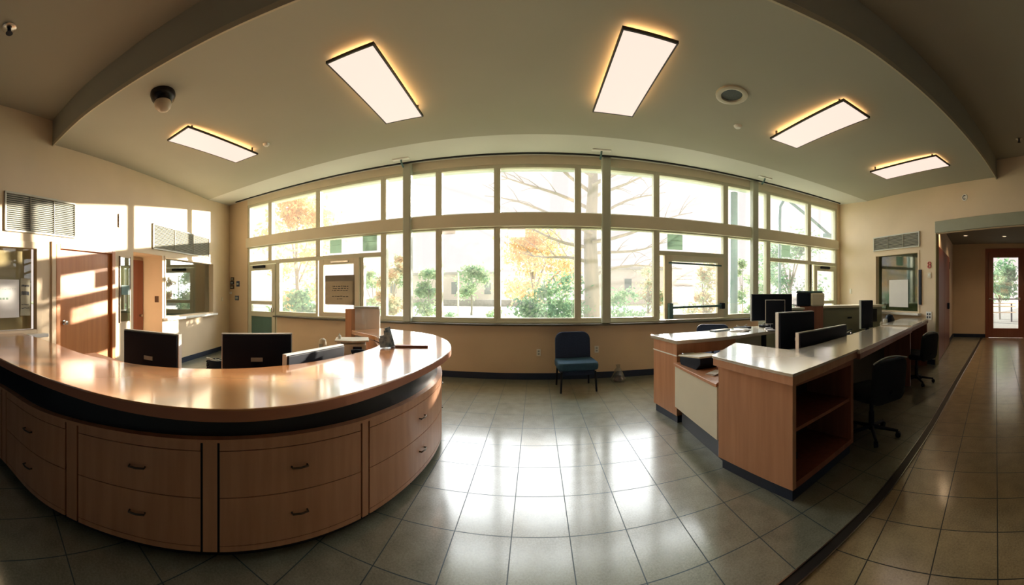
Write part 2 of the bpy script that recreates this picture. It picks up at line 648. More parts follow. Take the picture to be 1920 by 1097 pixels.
for i in range(11):
    x0, x1 = BX[i], BX[i + 1]
    w = sempty('window_%d' % (i + 1))
    fr = G()
    lowdoor = (i == 0 or i == 10)
    transom = i in (0, 1, 2, 7, 9, 10)
    # upper light
    rail(fr, x0, x1, 3.545, 3.60)
    rail(fr, x0, x0 + hw, 2.775, 3.545)
    rail(fr, x1 - hw, x1, 2.775, 3.545)
    rail(fr, x0 + hw, x1 - hw, 2.775, 2.80)
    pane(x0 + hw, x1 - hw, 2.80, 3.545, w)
    zb = 2.20 if transom else z_sill + 0.09
    xa = x0
    rail(fr, x0, x0 + hw, zb, 2.555)
    rail(fr, x1 - hw, x1, zb, 2.555)
    rail(fr, x0 + hw, x1 - hw, 2.53, 2.555)
    if transom:
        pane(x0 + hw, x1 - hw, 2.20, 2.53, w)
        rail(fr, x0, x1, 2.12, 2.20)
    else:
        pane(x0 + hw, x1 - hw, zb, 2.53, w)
        rail(fr, x0, x1, z_sill + 0.03, zb)
    if i == 1:
        rail(fr, -5.36, -5.30, z_sill + 0.03, 2.12)
        rail(fr, x1 - hw, x1, z_sill + 0.03, 2.12)
        rail(fr, -5.30, x1 - hw, z_sill + 0.03, z_sill + 0.09)
        pane(-5.30, x1 - hw, z_sill + 0.09, 2.12, w)
    if i == 2:
        rail(fr, -3.22, -3.15, z_sill + 0.03, 2.12)
        rail(fr, x1 - hw, x1, z_sill + 0.03, 2.12)
        rail(fr, -3.15, x1 - hw, z_sill + 0.03, z_sill + 0.09)
        pane(-3.15, x1 - hw, z_sill + 0.09, 2.12, w)
    if i == 9:
        rail(fr, x0, x0 + hw, z_sill + 0.03, 2.12)
        rail(fr, x1 - hw, 5.93, z_sill + 0.03, 2.12)
        rail(fr, x0 + hw, x1 - hw, z_sill + 0.03, z_sill + 0.09)
        pane(x0 + hw, x1 - hw, z_sill + 0.09, 2.12, w)
    fr.build('window_frame', M_frame, w, bevel=0.004)
    if i == 7:
        rail(fr := G(), x0, x0 + 0.06, z_sill + 0.03, 2.12)
        rail(fr, x1 - 0.06, x1, z_sill + 0.03, 2.12)
        fr.build('window_frame', M_frame, w, bevel=0.004)
    if lowdoor:
        rail(fr := G(), x0, x0 + 0.05, 0, 2.12)
        rail(fr, (x1 - 0.05) if i == 10 else -5.41, x1 if i == 10 else -5.36, 0, 2.12)
        fr.build('window_frame', M_frame, w, bevel=0.004)


def sash(name, x0, x1, st, bars, n):
    """glazed opening sash standing in the window wall"""
    s = sempty(name, label=n)
    zb, zt = z_sill + 0.035, 2.12
    g = G()
    g.box(x0, x0 + st, D - 0.03, D + 0.05, zb, zt)
    g.box(x1 - st, x1, D - 0.03, D + 0.05, zb, zt)
    g.box(x0 + st, x1 - st, D - 0.03, D + 0.05, zt - 0.11, zt)
    g.box(x0 + st, x1 - st, D - 0.03, D + 0.05, zb, zb + 0.09)
    g.build('sash_frame', M_beam, s, bevel=0.005)
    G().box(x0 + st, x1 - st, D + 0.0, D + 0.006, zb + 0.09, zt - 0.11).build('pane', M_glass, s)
    return s


s = sash('window_12', -4.165, -3.22, 0.12, 0, 'glazed sash with a grey notice')
G().box(-3.85, -3.45, D - 0.07, D - 0.03, 2.04, 2.07).build('closer_arm', M_steel, s)
s = sash('window_13', 2.24, 3.46, 0.14, 1, 'glazed sash with push bars')
G().tube([(2.30, D - 0.07, 1.98), (3.38, D - 0.07, 1.96)], 0.016).build('upper_bar', M_pipe, s)
G().tube([(2.30, D - 0.09, 1.18), (3.40, D - 0.09, 1.20)], 0.022).build('push_bar', M_pipe, s)
G().box(2.29, 2.37, D - 0.12, D - 0.03, 0.98, 1.26).build('bar_bracket', M_pipe, s, bevel=0.01)
G().box(3.36, 3.44, D - 0.12, D - 0.03, 1.14, 1.25).build('bar_bracket', M_blk, s, bevel=0.01)


def wdoor(name, x0, x1, label):
    s = sempty(name, label=label)
    st = 0.10
    g = G()
    g.box(x0, x0 + st, D - 0.01, D + 0.05, 0.02, 2.11)
    g.box(x1 - st, x1, D - 0.01, D + 0.05, 0.02, 2.11)
    for a, b in ((0.02, 0.22), (0.88, 1.00), (1.17, 1.25), (1.98, 2.11)):
        g.box(x0 + st, x1 - st, D - 0.01, D + 0.05, a, b)
    g.build('door_frame', M_frame, s, bevel=0.005)
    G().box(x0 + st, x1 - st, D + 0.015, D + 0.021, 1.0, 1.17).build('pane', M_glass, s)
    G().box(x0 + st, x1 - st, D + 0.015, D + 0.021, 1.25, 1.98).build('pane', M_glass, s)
    G().box(x0 + st, x1 - st, D + 0.005, D + 0.03, 0.22, 0.88).build('lower_panel', M_teal, s)
    G().box(x0 + 0.2, x1 - 0.3, D - 0.07, D - 0.01, 2.03, 2.09).build('door_closer', M_blk, s, bevel=0.01)
    G().box(x1 - 0.09, x1 - 0.02, D - 0.06, D - 0.01, 1.0, 1.1).build('door_handle', M_steel, s, bevel=0.01)
    return s


wdoor('door_1', -6.30, -5.41, 'narrow glazed door with teal lower panel')
wdoor('door_2', 5.98, 6.79, 'narrow glazed door behind the printer')

# round-edged posts standing just inside the window wall
for k, (x, w_) in enumerate(((-2.22, 0.075), (1.17, 0.075), (4.17, 0.07))):
    g = G()
    g.prism([(x - w_, D - 0.12), (x + w_, D - 0.12), (x + w_, D + 0.015), (x - w_, D + 0.015)], z_sill, 3.74)
    o = struct('trim_%d' % (7 + k), g, M_col, bevel=0.02)
for k, x in enumerate((-5.62,)):
    pass

# left wall with its openings
holesL = [(0.88, 2.86, 0.96, 2.155), (2.93, 3.76, 0.0, 2.15), (4.216, 5.386, 0.0, 2.13), (5.62, 7.4, 0.90, 2.13)]
struct('wall_left', wall_cells(-0.2, 11.5, 0, 4.2, holesL, 0.16, WL), M_wall)
g = G()
for a, b in ((0, 2.93), (3.76, 4.15), (5.45, 11.4)):
    g.box(a, b, 0, 0.015, 0, 0.105, WL)
struct('baseboard_left', g, M_base)
# back, far and right walls
struct('wall_front', G().box(-5, 11.2, -4.75, -4.55, 0, 4.2), mat('dark_rear_wall', (34, 46, 56), 0.8, var=0.05))  # unseen; painted near black so the counter front stays dark
holesR = [(3.04, 6.6, 0.0, 2.62), (1.29, 2.62, 1.02, 2.33)]
struct('wall_right', wall_cells(-0.2, 10.6, 0, 4.2, holesR, 0.07, WR), M_wall)
g = G().box(0, 3.04, 0, 0.015, 0, 0.105, WR)
struct('baseboard_right', g, M_base)
struct('trim_10', G().box(3.04, 6.6, 0.0, 0.05, 2.63, 2.86, WR), mat('header_paint', (150, 152, 130), 0.5, var=0.03), bevel=0.008)
g = G().box(3.02, 3.05, -0.08, 0.02, 0, 2.63, WR)
struct('trim_11', g, mat('jamb_paint', (190, 176, 134), 0.5, var=0.03), bevel=0.006)

# ----- left wall: recessed doorway (recess 0.36 deep, dark brown door at its back)
g = G()
g.box(2.80, 2.93, -0.52, -0.16, 0, 2.15, WL)
g.box(3.76, 3.90, -0.52, -0.16, 0, 2.15, WL)
g.box(2.80, 3.90, -0.52, -0.16, 2.15, 2.3, WL)
g.box(2.80, 3.90, -0.60, -0.52, 0, 2.3, WL)
struct('wall_recess', g, M_wall)
d = sempty('door_3', label='dark reddish-brown door at the back of the recess')
G().box(2.95, 3.74, -0.52, -0.46, 0.01, 2.08, WL).build('door_leaf', M_doord, d, bevel=0.004)
G().tube([WL @ Vector((3.05, -0.46, 1.0)), WL @ Vector((3.05, -0.40, 1.0))], 0.025).build('door_handle', M_steel, d, True)
sw = tag(G().box(0, 0.012, -0.045, 0.045, -0.06, 0.06).build('light_switch', M_bronze, bevel=0.003),
         'small brown switch plate on the jamb beside the dark recessed door', 'light switch')
P_ = WL @ Vector((2.93, -0.13, 1.32))
sw.location = P_
sw.rotation_euler = (0, 0, ROTL)

# ----- left wall: wooden door
d = sempty('door_4', label='orange maple door with round steel knob')
G().box(4.29, 5.32, -0.08, -0.035, 0.01, 2.07, WL).build('door_leaf', M_door, d, bevel=0.003)
g = G()
g.box(4.216, 4.29, -0.16, 0.02, 0, 2.13, WL)
g.box(5.32, 5.386, -0.16, 0.02, 0, 2.13, WL)
g.box(4.29, 5.32, -0.16, 0.02, 2.07, 2.13, WL)
g.build('door_frame', M_door, d, bevel=0.004)
kn = G()
Mk = WL @ Matrix.Translation((5.22, -0.035, 1.02)) @ Matrix.Rotation(-PI / 2, 4, 'X')
kn.lathe([(0.034, 0.0), (0.034, 0.008), (0.014, 0.012), (0.013, 0.035), (0.028, 0.045), (0.033, 0.06), (0.027, 0.074), (0.0005, 0.078)], 20, Mk)
kn.build('door_knob', M_steel, d, True)
struct('trim_12', G().box(5.40, 5.47, 0.0, 0.03, 0, 2.16, WL), M_wall, bevel=0.004)


def framed(name, s0, s1, z0, z1, M, fm, gm, fw=0.06, depth=0.1, sill=True, label=None):
    w = sempty(name, label=label)
    g = G()
    g.box(s0, s0 + fw, -depth, 0.012, z0, z1, M)
    g.box(s1 - fw, s1, -depth, 0.012, z0, z1, M)
    g.box(s0 + fw, s1 - fw, -depth, 0.012, z1 - fw, z1, M)
    g.box(s0 + fw, s1 - fw, -depth, 0.012, z0, z0 + fw * 0.6, M)
    g.build('window_frame', fm, w, bevel=0.004)
    G().box(s0 + fw, s1 - fw, -depth * 0.8, -depth * 0.8 + 0.006, z0 + fw * 0.6, z1 - fw, M).build('pane', gm, w)
    if sill:
        G().box(s0 - 0.04, s1 + 0.04, -0.02, 0.11, z0 - 0.045, z0, M).build('window_sill', M_white, w, bevel=0.006)
    return w


w = framed('window_14', 0.88, 2.86, 0.96, 2.155, WL, M_wall, M_glassr, 0.035, 0.14, label='interior glass with window reflections')
w = framed('window_15', 5.62, 7.4, 0.90, 2.13, WL, M_wall, M_glassi, 0.09, 0.08, label='service window with drawn cream blind')
G().box(5.71, 7.31, -0.16, -0.13, 0.95, 2.05, WL).build('blind', M_blind, w)
w = framed('window_16', 1.29, 2.62, 1.02, 2.33, WR, M_wall, glass_mat('greenish_glass', (0.56, 0.68, 0.60), 0.09, 0.06), 0.05, 0.12, label='interior service window with taped paper')
# dim rooms behind the interior glass
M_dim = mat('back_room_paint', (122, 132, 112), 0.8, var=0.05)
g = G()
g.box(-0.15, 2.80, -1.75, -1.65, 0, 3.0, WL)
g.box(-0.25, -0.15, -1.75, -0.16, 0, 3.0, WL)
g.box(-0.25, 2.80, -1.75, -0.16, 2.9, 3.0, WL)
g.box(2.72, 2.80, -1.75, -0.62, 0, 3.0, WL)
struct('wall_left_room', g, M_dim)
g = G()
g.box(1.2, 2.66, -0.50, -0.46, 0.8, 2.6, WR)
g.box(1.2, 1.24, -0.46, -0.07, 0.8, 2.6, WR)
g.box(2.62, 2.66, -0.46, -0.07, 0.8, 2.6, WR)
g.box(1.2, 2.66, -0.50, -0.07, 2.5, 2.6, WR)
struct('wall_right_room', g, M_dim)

# ----- corridor to the right
CA, CB = Vector((6.37, 2.845)), Vector((10.62, 4.10))
CU = (CB - CA).normalized()
CN = Vector((CU.y, -CU.x))
WC = wallmat(CA, CU, CN)
struct('wall_corridor', G().box(0.16, 4.6, -0.05, 0, 0, 3.1, WC), M_wall)
FU = (Vector((10.95, 1.7)) - Vector((10.6, 4.07))).normalized()
FN = Vector((FU.y, -FU.x))
WF = wallmat(Vector((10.6, 4.07)), FU, FN)
struct('wall_far', wall_cells(-0.3, 9.0, 0, 3.1, [(1.05, 2.35, 0, 2.86)], 0.16, WF), M_wall)
struct('ceiling', G().prism([(6.75, 4.7), (5.0, -4.6), (11.6, -4.6), (11.6, 4.7)], 3.02, 3.2), mat('corridor_ceiling_paint', (120, 116, 100), 0.8, var=0.03))
g = G().box(2.9, 4.4, 0, 0.015, 0, 0.11, WC)
g.box(0, 1.05, 0, 0.015, 0, 0.11, WF)
g.box(2.35, 8.5, 0, 0.015, 0, 0.11, WF)
struct('baseboard_corridor', g, M_base)
for k, (a, b) in enumerate(((0.12, 1.40), (1.42, 2.72))):
    d = sempty('door_%d' % (5 + k), label='tall reddish-brown corridor door leaf')
    G().box(a, b, 0.005, 0.045, 0.01, 2.42, WC).build('door_leaf', M_doord, d, bevel=0.004)
    if k == 1:
        G().box(b - 0.62, b - 0.50, 0.045, 0.10, 1.02, 1.18, WC).build('door_handle', M_blk, d, bevel=0.01)
    G().box(b - 0.04 if k else a, b if k else a + 0.04, 0.045, 0.055, 2.1, 2.3, WC).build('hinge', M_blk, d)
d = sempty('door_7', label='glazed entrance door in reddish wood frame')
g = G()
g.box(1.05, 1.15, -0.10, 0.03, 0, 2.86, WF)
g.box(2.25, 2.35, -0.10, 0.03, 0, 2.86, WF)
g.box(1.15, 2.25, -0.10, 0.03, 2.74, 2.86, WF)
g.build('door_frame', M_doord, d, bevel=0.005)
g = G()
g.box(1.15, 1.31, -0.06, 0.0, 0.01, 2.74, WF)
g.box(2.11, 2.25, -0.06, 0.0, 0.01, 2.74, WF)
g.box(1.31, 2.11, -0.06, 0.0, 2.57, 2.74, WF)
g.box(1.31, 2.11, -0.06, 0.0, 0.01, 0.30, WF)
g.build('door_leaf', M_doord, d, bevel=0.005)
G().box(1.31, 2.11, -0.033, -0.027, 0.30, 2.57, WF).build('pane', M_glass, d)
g = G().tube([WF @ Vector((1.18, 0.05, 1.24)), WF @ Vector((2.16, 0.05, 1.24))], 0.018)
g.box(1.18, 1.22, 0.0, 0.05, 1.22, 1.27, WF).box(2.12, 2.18, 0.0, 0.06, 1.2, 1.28, WF)
g.build('push_bar', M_steel, d)
for k, (x, y) in enumerate(((9.0, 3.1), (9.4, 2.1), (6.95, 3.0 - 0.1))):
    t = thing('downlight', ['small dim downlight in corridor ceiling near the double doors',
                            'small dim downlight in corridor ceiling in front of the glazed door',
                            'downlight in corridor ceiling just inside the opening by the double doors'][k], 'downlight', (x, y, 3.02), 0)
    G().lathe([(0.05, -0.012), (0.07, -0.012), (0.07, 0.0), (0.05, 0.0)], 20).build('trim_ring', M_white, t)
    G().lathe([(0.0005, -0.014), (0.05, -0.014), (0.05, -0.004), (0.0005, -0.004)], 20).build('lamp', mat('weak_lamp', (60, 50, 40), 0.5, emit=(1, 0.72, 0.45), estr=1.5), t)
    bl = bpy.data.lights.new('downlight_bulb', 'SPOT')
    bl.energy = (20, 20, 70)[k]
    bl.color = (1.0, 0.70, 0.42)
    bl.spot_size = math.radians(130)
    bl.spot_blend = 0.8
    bl.shadow_soft_size = 0.045
    bo = bpy.data.objects.new('downlight_bulb', bl)
    COL.objects.link(bo)
    bo.parent = t
    bo.location = (0, 0, -0.03)

# ------------------------------------------------------------------ ceiling lights
LIGHTS = [(-3.90, 2.93, 0.06, 'warm ceiling light panel farthest to the left, behind the dome fixture'),
          (-1.53, 3.19, 0.0, 'large warm ceiling light panel over the curved counter'),
          (0.89, 3.25, 0.02, 'large bright ceiling light panel beside the round ceiling speaker'),
          (3.12, 2.97, -0.02, 'bright ceiling light panel over the far right desks, second from right'),
          (5.04, 2.72, -0.08, 'small-looking ceiling light panel nearest the right wall')]
lp = thing('ceiling_light', LIGHTS[0][3], 'ceiling light', (LIGHTS[0][0], LIGHTS[0][1], 3.50), LIGHTS[0][2], 'rectangular ceiling light panels')
G().box(-0.225, 0.225, -0.625, 0.625, 0.0, 0.012).build('diffuser', M_lamp, lp)
g = G()
g.box(-0.24, -0.225, -0.64, 0.64, -0.002, 0.022)
g.box(0.225, 0.24, -0.64, 0.64, -0.002, 0.022)
g.box(-0.225, 0.225, -0.64, -0.625, -0.002, 0.022)
g.box(-0.225, 0.225, 0.625, 0.64, -0.002, 0.022)
g.build('frame', M_lampf, lp)
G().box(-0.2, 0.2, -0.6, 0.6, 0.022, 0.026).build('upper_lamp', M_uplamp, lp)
for sx in (-0.2, 0.2):
    for sy in (-0.55, 0.55):
        G().box(sx - 0.01, sx + 0.01, sy - 0.01, sy + 0.01, 0.012, 0.10).build('hanger', M_lampf, lp)
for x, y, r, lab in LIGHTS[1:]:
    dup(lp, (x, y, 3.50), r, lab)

# dome fixture, speaker, detectors, sprinklers
t = thing('dome_light', 'round dome fixture with dark base and frosted globe on ceiling', 'ceiling fixture', (-3.19, 1.72, zc(1.72)))
G().lathe([(0.0005, 0.0), (0.13, 0.0), (0.135, -0.03), (0.12, -0.07), (0.095, -0.10), (0.0005, -0.10)], 32).build('base', mat('dark_bronze', (40, 36, 36), 0.25, 0.7, var=0.05), t, True)
G().lathe([(0.0005, -0.195), (0.03, -0.192), (0.06, -0.178), (0.085, -0.15), (0.092, -0.12), (0.088, -0.09)], 32).build('globe', mat('frosted_globe', (190, 172, 146), 0.35, var=0.03), t, True)
t = thing('ceiling_speaker', 'round recessed ceiling speaker with cream ring and dark grille', 'speaker', (1.99, 3.14, zc(3.14)))
G().lathe([(0.115, 0.0), (0.175, 0.0), (0.172, -0.018), (0.15, -0.026), (0.118, -0.02), (0.112, 0.0)], 36).build('ring', mat('cream_ring', (200, 190, 166), 0.4, var=0.02), t, True)
G().lathe([(0.0005, -0.006), (0.116, -0.006), (0.116, 0.002), (0.0005, 0.002)], 36).build('grille', mat('speaker_grille', (70, 78, 78), 0.6, var=0.2, scale=90), t)
t = thing('smoke_detector', 'small white round detector on ceiling below the round speaker', 'smoke detector', (2.45, 3.72, zc(3.72)))
G().lathe([(0.0005, -0.03), (0.035, -0.028), (0.05, -0.012), (0.055, 0.0)], 24).build('body', M_white, t, True)
t = thing('smoke_detector', 'small white detector on ceiling beside the leftmost light panel', 'smoke detector', (-3.50, 3.55, zc(3.55)))
G().lathe([(0.0005, -0.035), (0.03, -0.033), (0.045, -0.014), (0.05, 0.0)], 24).build('body', M_white, t, True)


def sprinkler(loc, lab, s=1.0):
    t = thing('sprinkler', lab, 'sprinkler', loc)
    G().lathe([(0.0005, 0.0), (0.055 * s, 0.0), (0.06 * s, -0.008), (0.03 * s, -0.02), (0.0005, -0.02)], 24).build('escutcheon', M_steel, t, True)
    G().lathe([(0.0005, -0.018), (0.016 * s, -0.02), (0.014 * s, -0.05), (0.03 * s, -0.055), (0.0005, -0.06)], 16).build('head', M_blk, t, True)


sprinkler((-3.12, 0.16, 3.84), 'metal round sprinkler in the upper ceiling above the left wall', 1.1)
sprinkler((5.30, 0.95, 3.84), 'dark sprinkler in the upper ceiling near the right opening', 0.9)
for x, y, lab in ((-2.2, 5.36, 'white bracket fixture on ceiling band above the left post'),
                  (1.02, 5.33, 'white bracket fixture on ceiling band above the middle post'),
                  (4.12, 5.30, 'white bracket fixture on ceiling band above the right post')):
    t = thing('ceiling_bracket', lab, 'ceiling bracket', (x, y, 3.62 + (y - 4.75) * 0.1125))
    G().box(-0.15, 0.15, -0.04, 0.04, -0.02, 0.0).build('plate', M_white, t, bevel=0.008)
    G().tube([(0, 0, -0.02), (0, 0.02, -0.06), (0, 0.1, -0.11)], 0.016).build('stem', M_pipe, t)

# ------------------------------------------------------------------ vents, plates and small things on walls


def vent(lab, s, z, w, h, M, rot, nb):
    p = M @ Vector((s, 0, z))
    t = thing('wall_vent', lab, 'vent', p, rot)
    G().box(-w / 2, w / 2, 0.0, 0.004, 0, h).build('backing', M_ventd, t)
    g = G()
    g.box(-w / 2, w / 2, 0.0, 0.03, 0, 0.025)
    g.box(-w / 2, w / 2, 0.0, 0.03, h - 0.025, h)
    g.box(-w / 2, -w / 2 + 0.025, 0.0, 0.03, 0, h)
    g.box(w / 2 - 0.025, w / 2, 0.0, 0.03, 0, h)
    g.box(-w / 6 - 0.004, -w / 6 + 0.004, 0.004, 0.028, 0, h)
    g.box(w / 6 - 0.004, w / 6 + 0.004, 0.004, 0.028, 0, h)
    g.build('frame', M_vent, t, bevel=0.003)
    g = G()
    for i in range(nb):
        zz = 0.03 + (h - 0.06) * (i + 0.5) / nb
        g.add([(-w / 2 + 0.02, 0.004, zz + 0.006), (w / 2 - 0.02, 0.004, zz + 0.006), (w / 2 - 0.02, 0.022, zz - 0.008), (-w / 2 + 0.02, 0.022, zz - 0.008),
               (-w / 2 + 0.02, 0.006, zz + 0.009), (w / 2 - 0.02, 0.006, zz + 0.009), (w / 2 - 0.02, 0.024, zz - 0.005), (-w / 2 + 0.02, 0.024, zz - 0.005)],
              [(0, 1, 2, 3), (7, 6, 5, 4), (0, 4, 5, 1), (3, 2, 6, 7), (0, 3, 7, 4), (1, 5, 6, 2)])
    o = g.build('louvre_blades', M_vent, t)


vent('white louvred vent high on left wall above the maple door and blind', 5.62, 2.24, 1.16, 0.51, WL, ROTL, 17)
vent('white louvred vent washed by sunlight above the interior glass', 2.18, 2.25, 2.12, 0.47, WL, ROTL, 17)
vent('white louvred vent above the service window on right wall', 1.95, 2.40, 1.36, 0.32, WR, ROTR, 9)


def plate(name, lab, cat, p, rot, w, h, m=None, extra=None, t=0.012):
    o = thing(name, lab, cat, p, rot)
    G().box(-w / 2, w / 2, 0, t, -h / 2, h / 2).build('plate', m or M_white, o, bevel=0.002)
    if extra:
        for (a, b, c, d_, mm) in extra:
            G().box(a, b, t, t + 0.004, c, d_).build('socket' if 'outlet' in name else 'button', mm, o)
    return o


SOC = [(-0.016, 0.016, 0.008, 0.036, M_grayp), (-0.016, 0.016, -0.036, -0.008, M_grayp)]
plate('wall_outlet', 'white wall outlet to the left of the blue chair', 'outlet', (0.045, D, 0.45), PI, 0.07, 0.115, extra=SOC)
plate('wall_outlet', 'white wall outlet to the right of the blue chair', 'outlet', (1.02, D, 0.49), PI, 0.07, 0.115, extra=SOC)
plate('light_switch', 'pale switch plate on right wall near the window corner', 'light switch', WR @ Vector((0.43, 0, 1.48)), ROTR, 0.08, 0.12, M_beam, [(-0.01, 0.01, -0.02, 0.02, M_white)])
plate('light_switch', 'pale switch plate on left wall near the corner', 'light switch', WL @ Vector((0.42, 0, 1.28)), ROTL, 0.07, 0.11, M_beam, [(-0.01, 0.01, -0.02, 0.02, M_white)])
plate('wall_outlet', 'white four-socket plate on right wall above desk end', 'outlet', WR @ Vector((2.86, 0, 0.98)), ROTR, 0.14, 0.16,
      extra=[(-0.045, -0.012, 0.01, 0.05, M_ink), (0.012, 0.045, 0.01, 0.05, M_ink), (-0.045, -0.012, -0.05, -0.01, M_ink), (0.012, 0.045, -0.05, -0.01, M_ink)])
plate('thermostat', 'small white thermostat under the red number on right wall', 'thermostat', WR @ Vector((2.87, 0, 1.80)), ROTR, 0.09, 0.11, M_beam, [(-0.02, 0.02, -0.01, 0.02, M_white)])
plate('fire_strobe', 'small dark vertical slot plate on sunlit upper left wall', 'wall device', WL @ Vector((4.12, 0, 2.63)), ROTL, 0.03, 0.22, M_bronze, t=0.02)
# red figure 8
cu = bpy.data.curves.new('number_sign', 'FONT')
cu.body = '8'
cu.size = 0.20
cu.extrude = 0.006
cu.align_x = 'CENTER'
cu.align_y = 'CENTER'
cu.materials.append(M_red)
tmp = bpy.data.objects.new('number_sign_curve', cu)
COL.objects.link(tmp)
me8 = bpy.data.meshes.new_from_object(tmp.evaluated_get(bpy.context.evaluated_depsgraph_get()))
bpy.data.objects.remove(tmp)
o = bpy.data.objects.new('number_sign', me8)
COL.objects.link(o)
o.matrix_world = Matrix.Translation(WR @ Vector((2.87, 0.008, 2.0))) @ Matrix.Rotation(ROTR, 4, 'Z') @ Matrix.Rotation(PI, 4, 'Z') @ Matrix.Rotation(PI / 2, 4, 'X')
tag(o, 'red number eight mounted on right wall beside the opening', 'number sign')
# round badge high on right wall
t = thing('round_badge', 'small round white ring badge high on right wall above the opening', 'wall badge', WR @ Vector((3.70, 0, 3.25)), ROTR)
Mb = Matrix.Rotation(-PI / 2, 4, 'X')
G().lathe([(0.0005, 0.0), (0.065, 0.0), (0.06, 0.012), (0.0005, 0.012)], 24, Mb).build('disc', M_white, t)
arc = [(-0.035 * math.cos(a), 0.016, 0.035 * math.sin(a)) for a in [math.radians(50 + 10 * i) for i in range(27)]]
G().tube(arc, 0.007, 8).build('mark', M_ink, t)

# placards on the short wall left of the glazed door
for (px, z, w_, h_, m_, lab) in ((-6.92, 1.80, 0.12, 0.09, M_bronze, 'topmost dark grey placard on wall left of narrow glazed door'),
                                 (-6.93, 1.70, 0.14, 0.09, M_blk, 'dark placard directly under the topmost grey placard'),
                                 (-6.93, 1.59, 0.15, 0.10, M_bronze, 'dark grey placard third down the stack by the glazed door'),
                                 (-6.70, 1.67, 0.11, 0.14, mat('blue_badge', (44, 62, 96), 0.5, var=0.1), 'blue square badge right of the stacked dark placards'),
                                 (-6.74, 1.31, 0.14, 0.12, mat('slate_placard', (92, 104, 120), 0.5, var=0.1), 'slate blue placard lowest beside the narrow glazed door'),
                                 (-6.99, 1.44, 0.08, 0.06, M_white, 'small white tab under the dark placards by the corner')):
    o = thing('placard', lab, 'placard', (px, D, z), PI)
    G().box(-w_ / 2, w_ / 2, 0, 0.02, -h_ / 2, h_ / 2).build('plate', m_, o, bevel=0.004)
    if m_ is not M_white:
        G().box(-w_ / 3, w_ / 3, 0.02, 0.022, -h_ / 6, h_ / 6).build('printed_strip', M_grayp, o)


def notice(name, lab, cat, M, s, z, w, h, m, lines, y=0.0, rng=1, ink=None, header=None):
    """sheet with illegible printed lines; M is a wall matrix, s the left edge along it"""
    p = M @ Vector((s + w / 2, y, z))
    rot = math.atan2(M[1][0], M[0][0])
    t = thing(name, lab, cat, p, rot)
    G().box(-w / 2, w / 2, 0, 0.003, 0, h).build('sheet', m, t)
    R = random.Random(rng)
    g = G()
    for zz, a, b, th in lines:
        x = -w / 2 + a * w
        xe = -w / 2 + b * w
        while x < xe:
            l = R.uniform(0.03, 0.1) * w
            dz = R.uniform(-0.004, 0.004) * h * 2
            g.box(x, min(xe, x + l), 0.003, 0.0045, zz * h + dz - th * h / 2, zz * h + dz + th * h / 2)
            x += l + R.uniform(0.012, 0.03) * w
    if lines:
        g.build('printed_lines', ink or M_ink, t)
    if header:
        G().box(-w / 2, w / 2, 0.003, 0.004, header[0] * h, header[1] * h).build('header_strip', header[2], t)
    return t


WW = wallmat(Vector((0, D)), Vector((-1, 0)), Vector((0, -1)))    # window wall: s = -x
notice('notice_board', 'grey notice board with printed lines hung in the left glazed sash', 'notice', WW, 3.32, 1.21, 0.68, 0.58,
       leaf_mat('grey_notice', (150, 138, 120), (146, 134, 116)), [(0.62, 0.2, 0.75, 0.03), (0.55, 0.2, 0.72, 0.03), (0.48, 0.22, 0.75, 0.025), (0.28, 0.2, 0.75, 0.03), (0.20, 0.4, 0.6, 0.02)], 0.032, 3,
       mat('faded_ink', (70, 68, 64), 0.8, var=0.05), (0.80, 1.0, mat('grey_notice_header', (128, 122, 110), 0.7, var=0.06)))
notice('paper_notice', 'white paper notice taped in the sash with push bars', 'notice', WW, -2.83, 1.27, 0.42, 0.60, M_paperT, [(0.8, 0.1, 0.9, 0.012), (0.7, 0.1, 0.85, 0.012), (0.5, 0.1, 0.9, 0.012)], -0.0 + 0.003, 5,
       mat('pale_ink', (200, 200, 200), 0.8, var=0.05))
for s_, z_, w_, h_, m_, lab in ((3.66, 2.24, 0.28, 0.27, M_greenT, 'pale green sheet in transom light above the notice, left one'),
                                (2.88, 2.24, 0.30, 0.29, M_greenT, 'pale green sheet in transom light above the notice, right one'),
                                (0.18, 2.38, 0.30, 0.16, M_paperT, 'small white sheet at top of the pane before the autumn tree'),
                                (1.38, 2.46, 0.24, 0.07, M_paperT, 'narrow white tag at top of pane left of the autumn tree'),
                                (-2.62, 2.23, 0.30, 0.28, M_greenT, 'pale green sheet in transom light above the push-bar sash'),
                                (-5.25, 2.24, 0.26, 0.27, M_greenT, 'pale green sheet in transom light right of the right post')):
    notice('window_sheet', lab, 'sheet', WW, s_, z_, w_, h_, m_, [(0.6, 0.15, 0.8, 0.02)] if h_ > 0.2 else [], -0.05, 7, mat('green_ink', (116, 140, 124), 0.8, var=0.05))
notice('paper_notice', 'white paper with small pictures on right service window', 'notice', WR, 1.68, 1.13, 0.56, 0.60, M_paper,
       [(0.92, 0.08, 0.6, 0.03), (0.82, 0.1, 0.9, 0.012), (0.55, 0.15, 0.32, 0.07), (0.55, 0.55, 0.75, 0.08), (0.4, 0.1, 0.85, 0.012), (0.3, 0.1, 0.8, 0.012), (0.2, 0.1, 0.8, 0.012)], -0.075, 9)
notice('paper_notice', 'bright sunlit paper on the left service window blind', 'notice', WL, 5.95, 1.12, 0.55, 0.5, M_paper, [(0.5, 0.3, 0.6, 0.05), (0.75, 0.1, 0.9, 0.01)], -0.05, 11, M_greenp)
notice('paper_notice', 'grey printed sheet right of the bright paper on left service window', 'notice', WL, 5.78, 1.14, 0.15, 0.5, mat('grey_sheet', (170, 164, 140), 0.8, var=0.05),
       [(0.8, 0.1, 0.9, 0.05), (0.6, 0.1, 0.9, 0.1), (0.3, 0.1, 0.9, 0.02), (0.2, 0.1, 0.9, 0.02)], -0.05, 12)
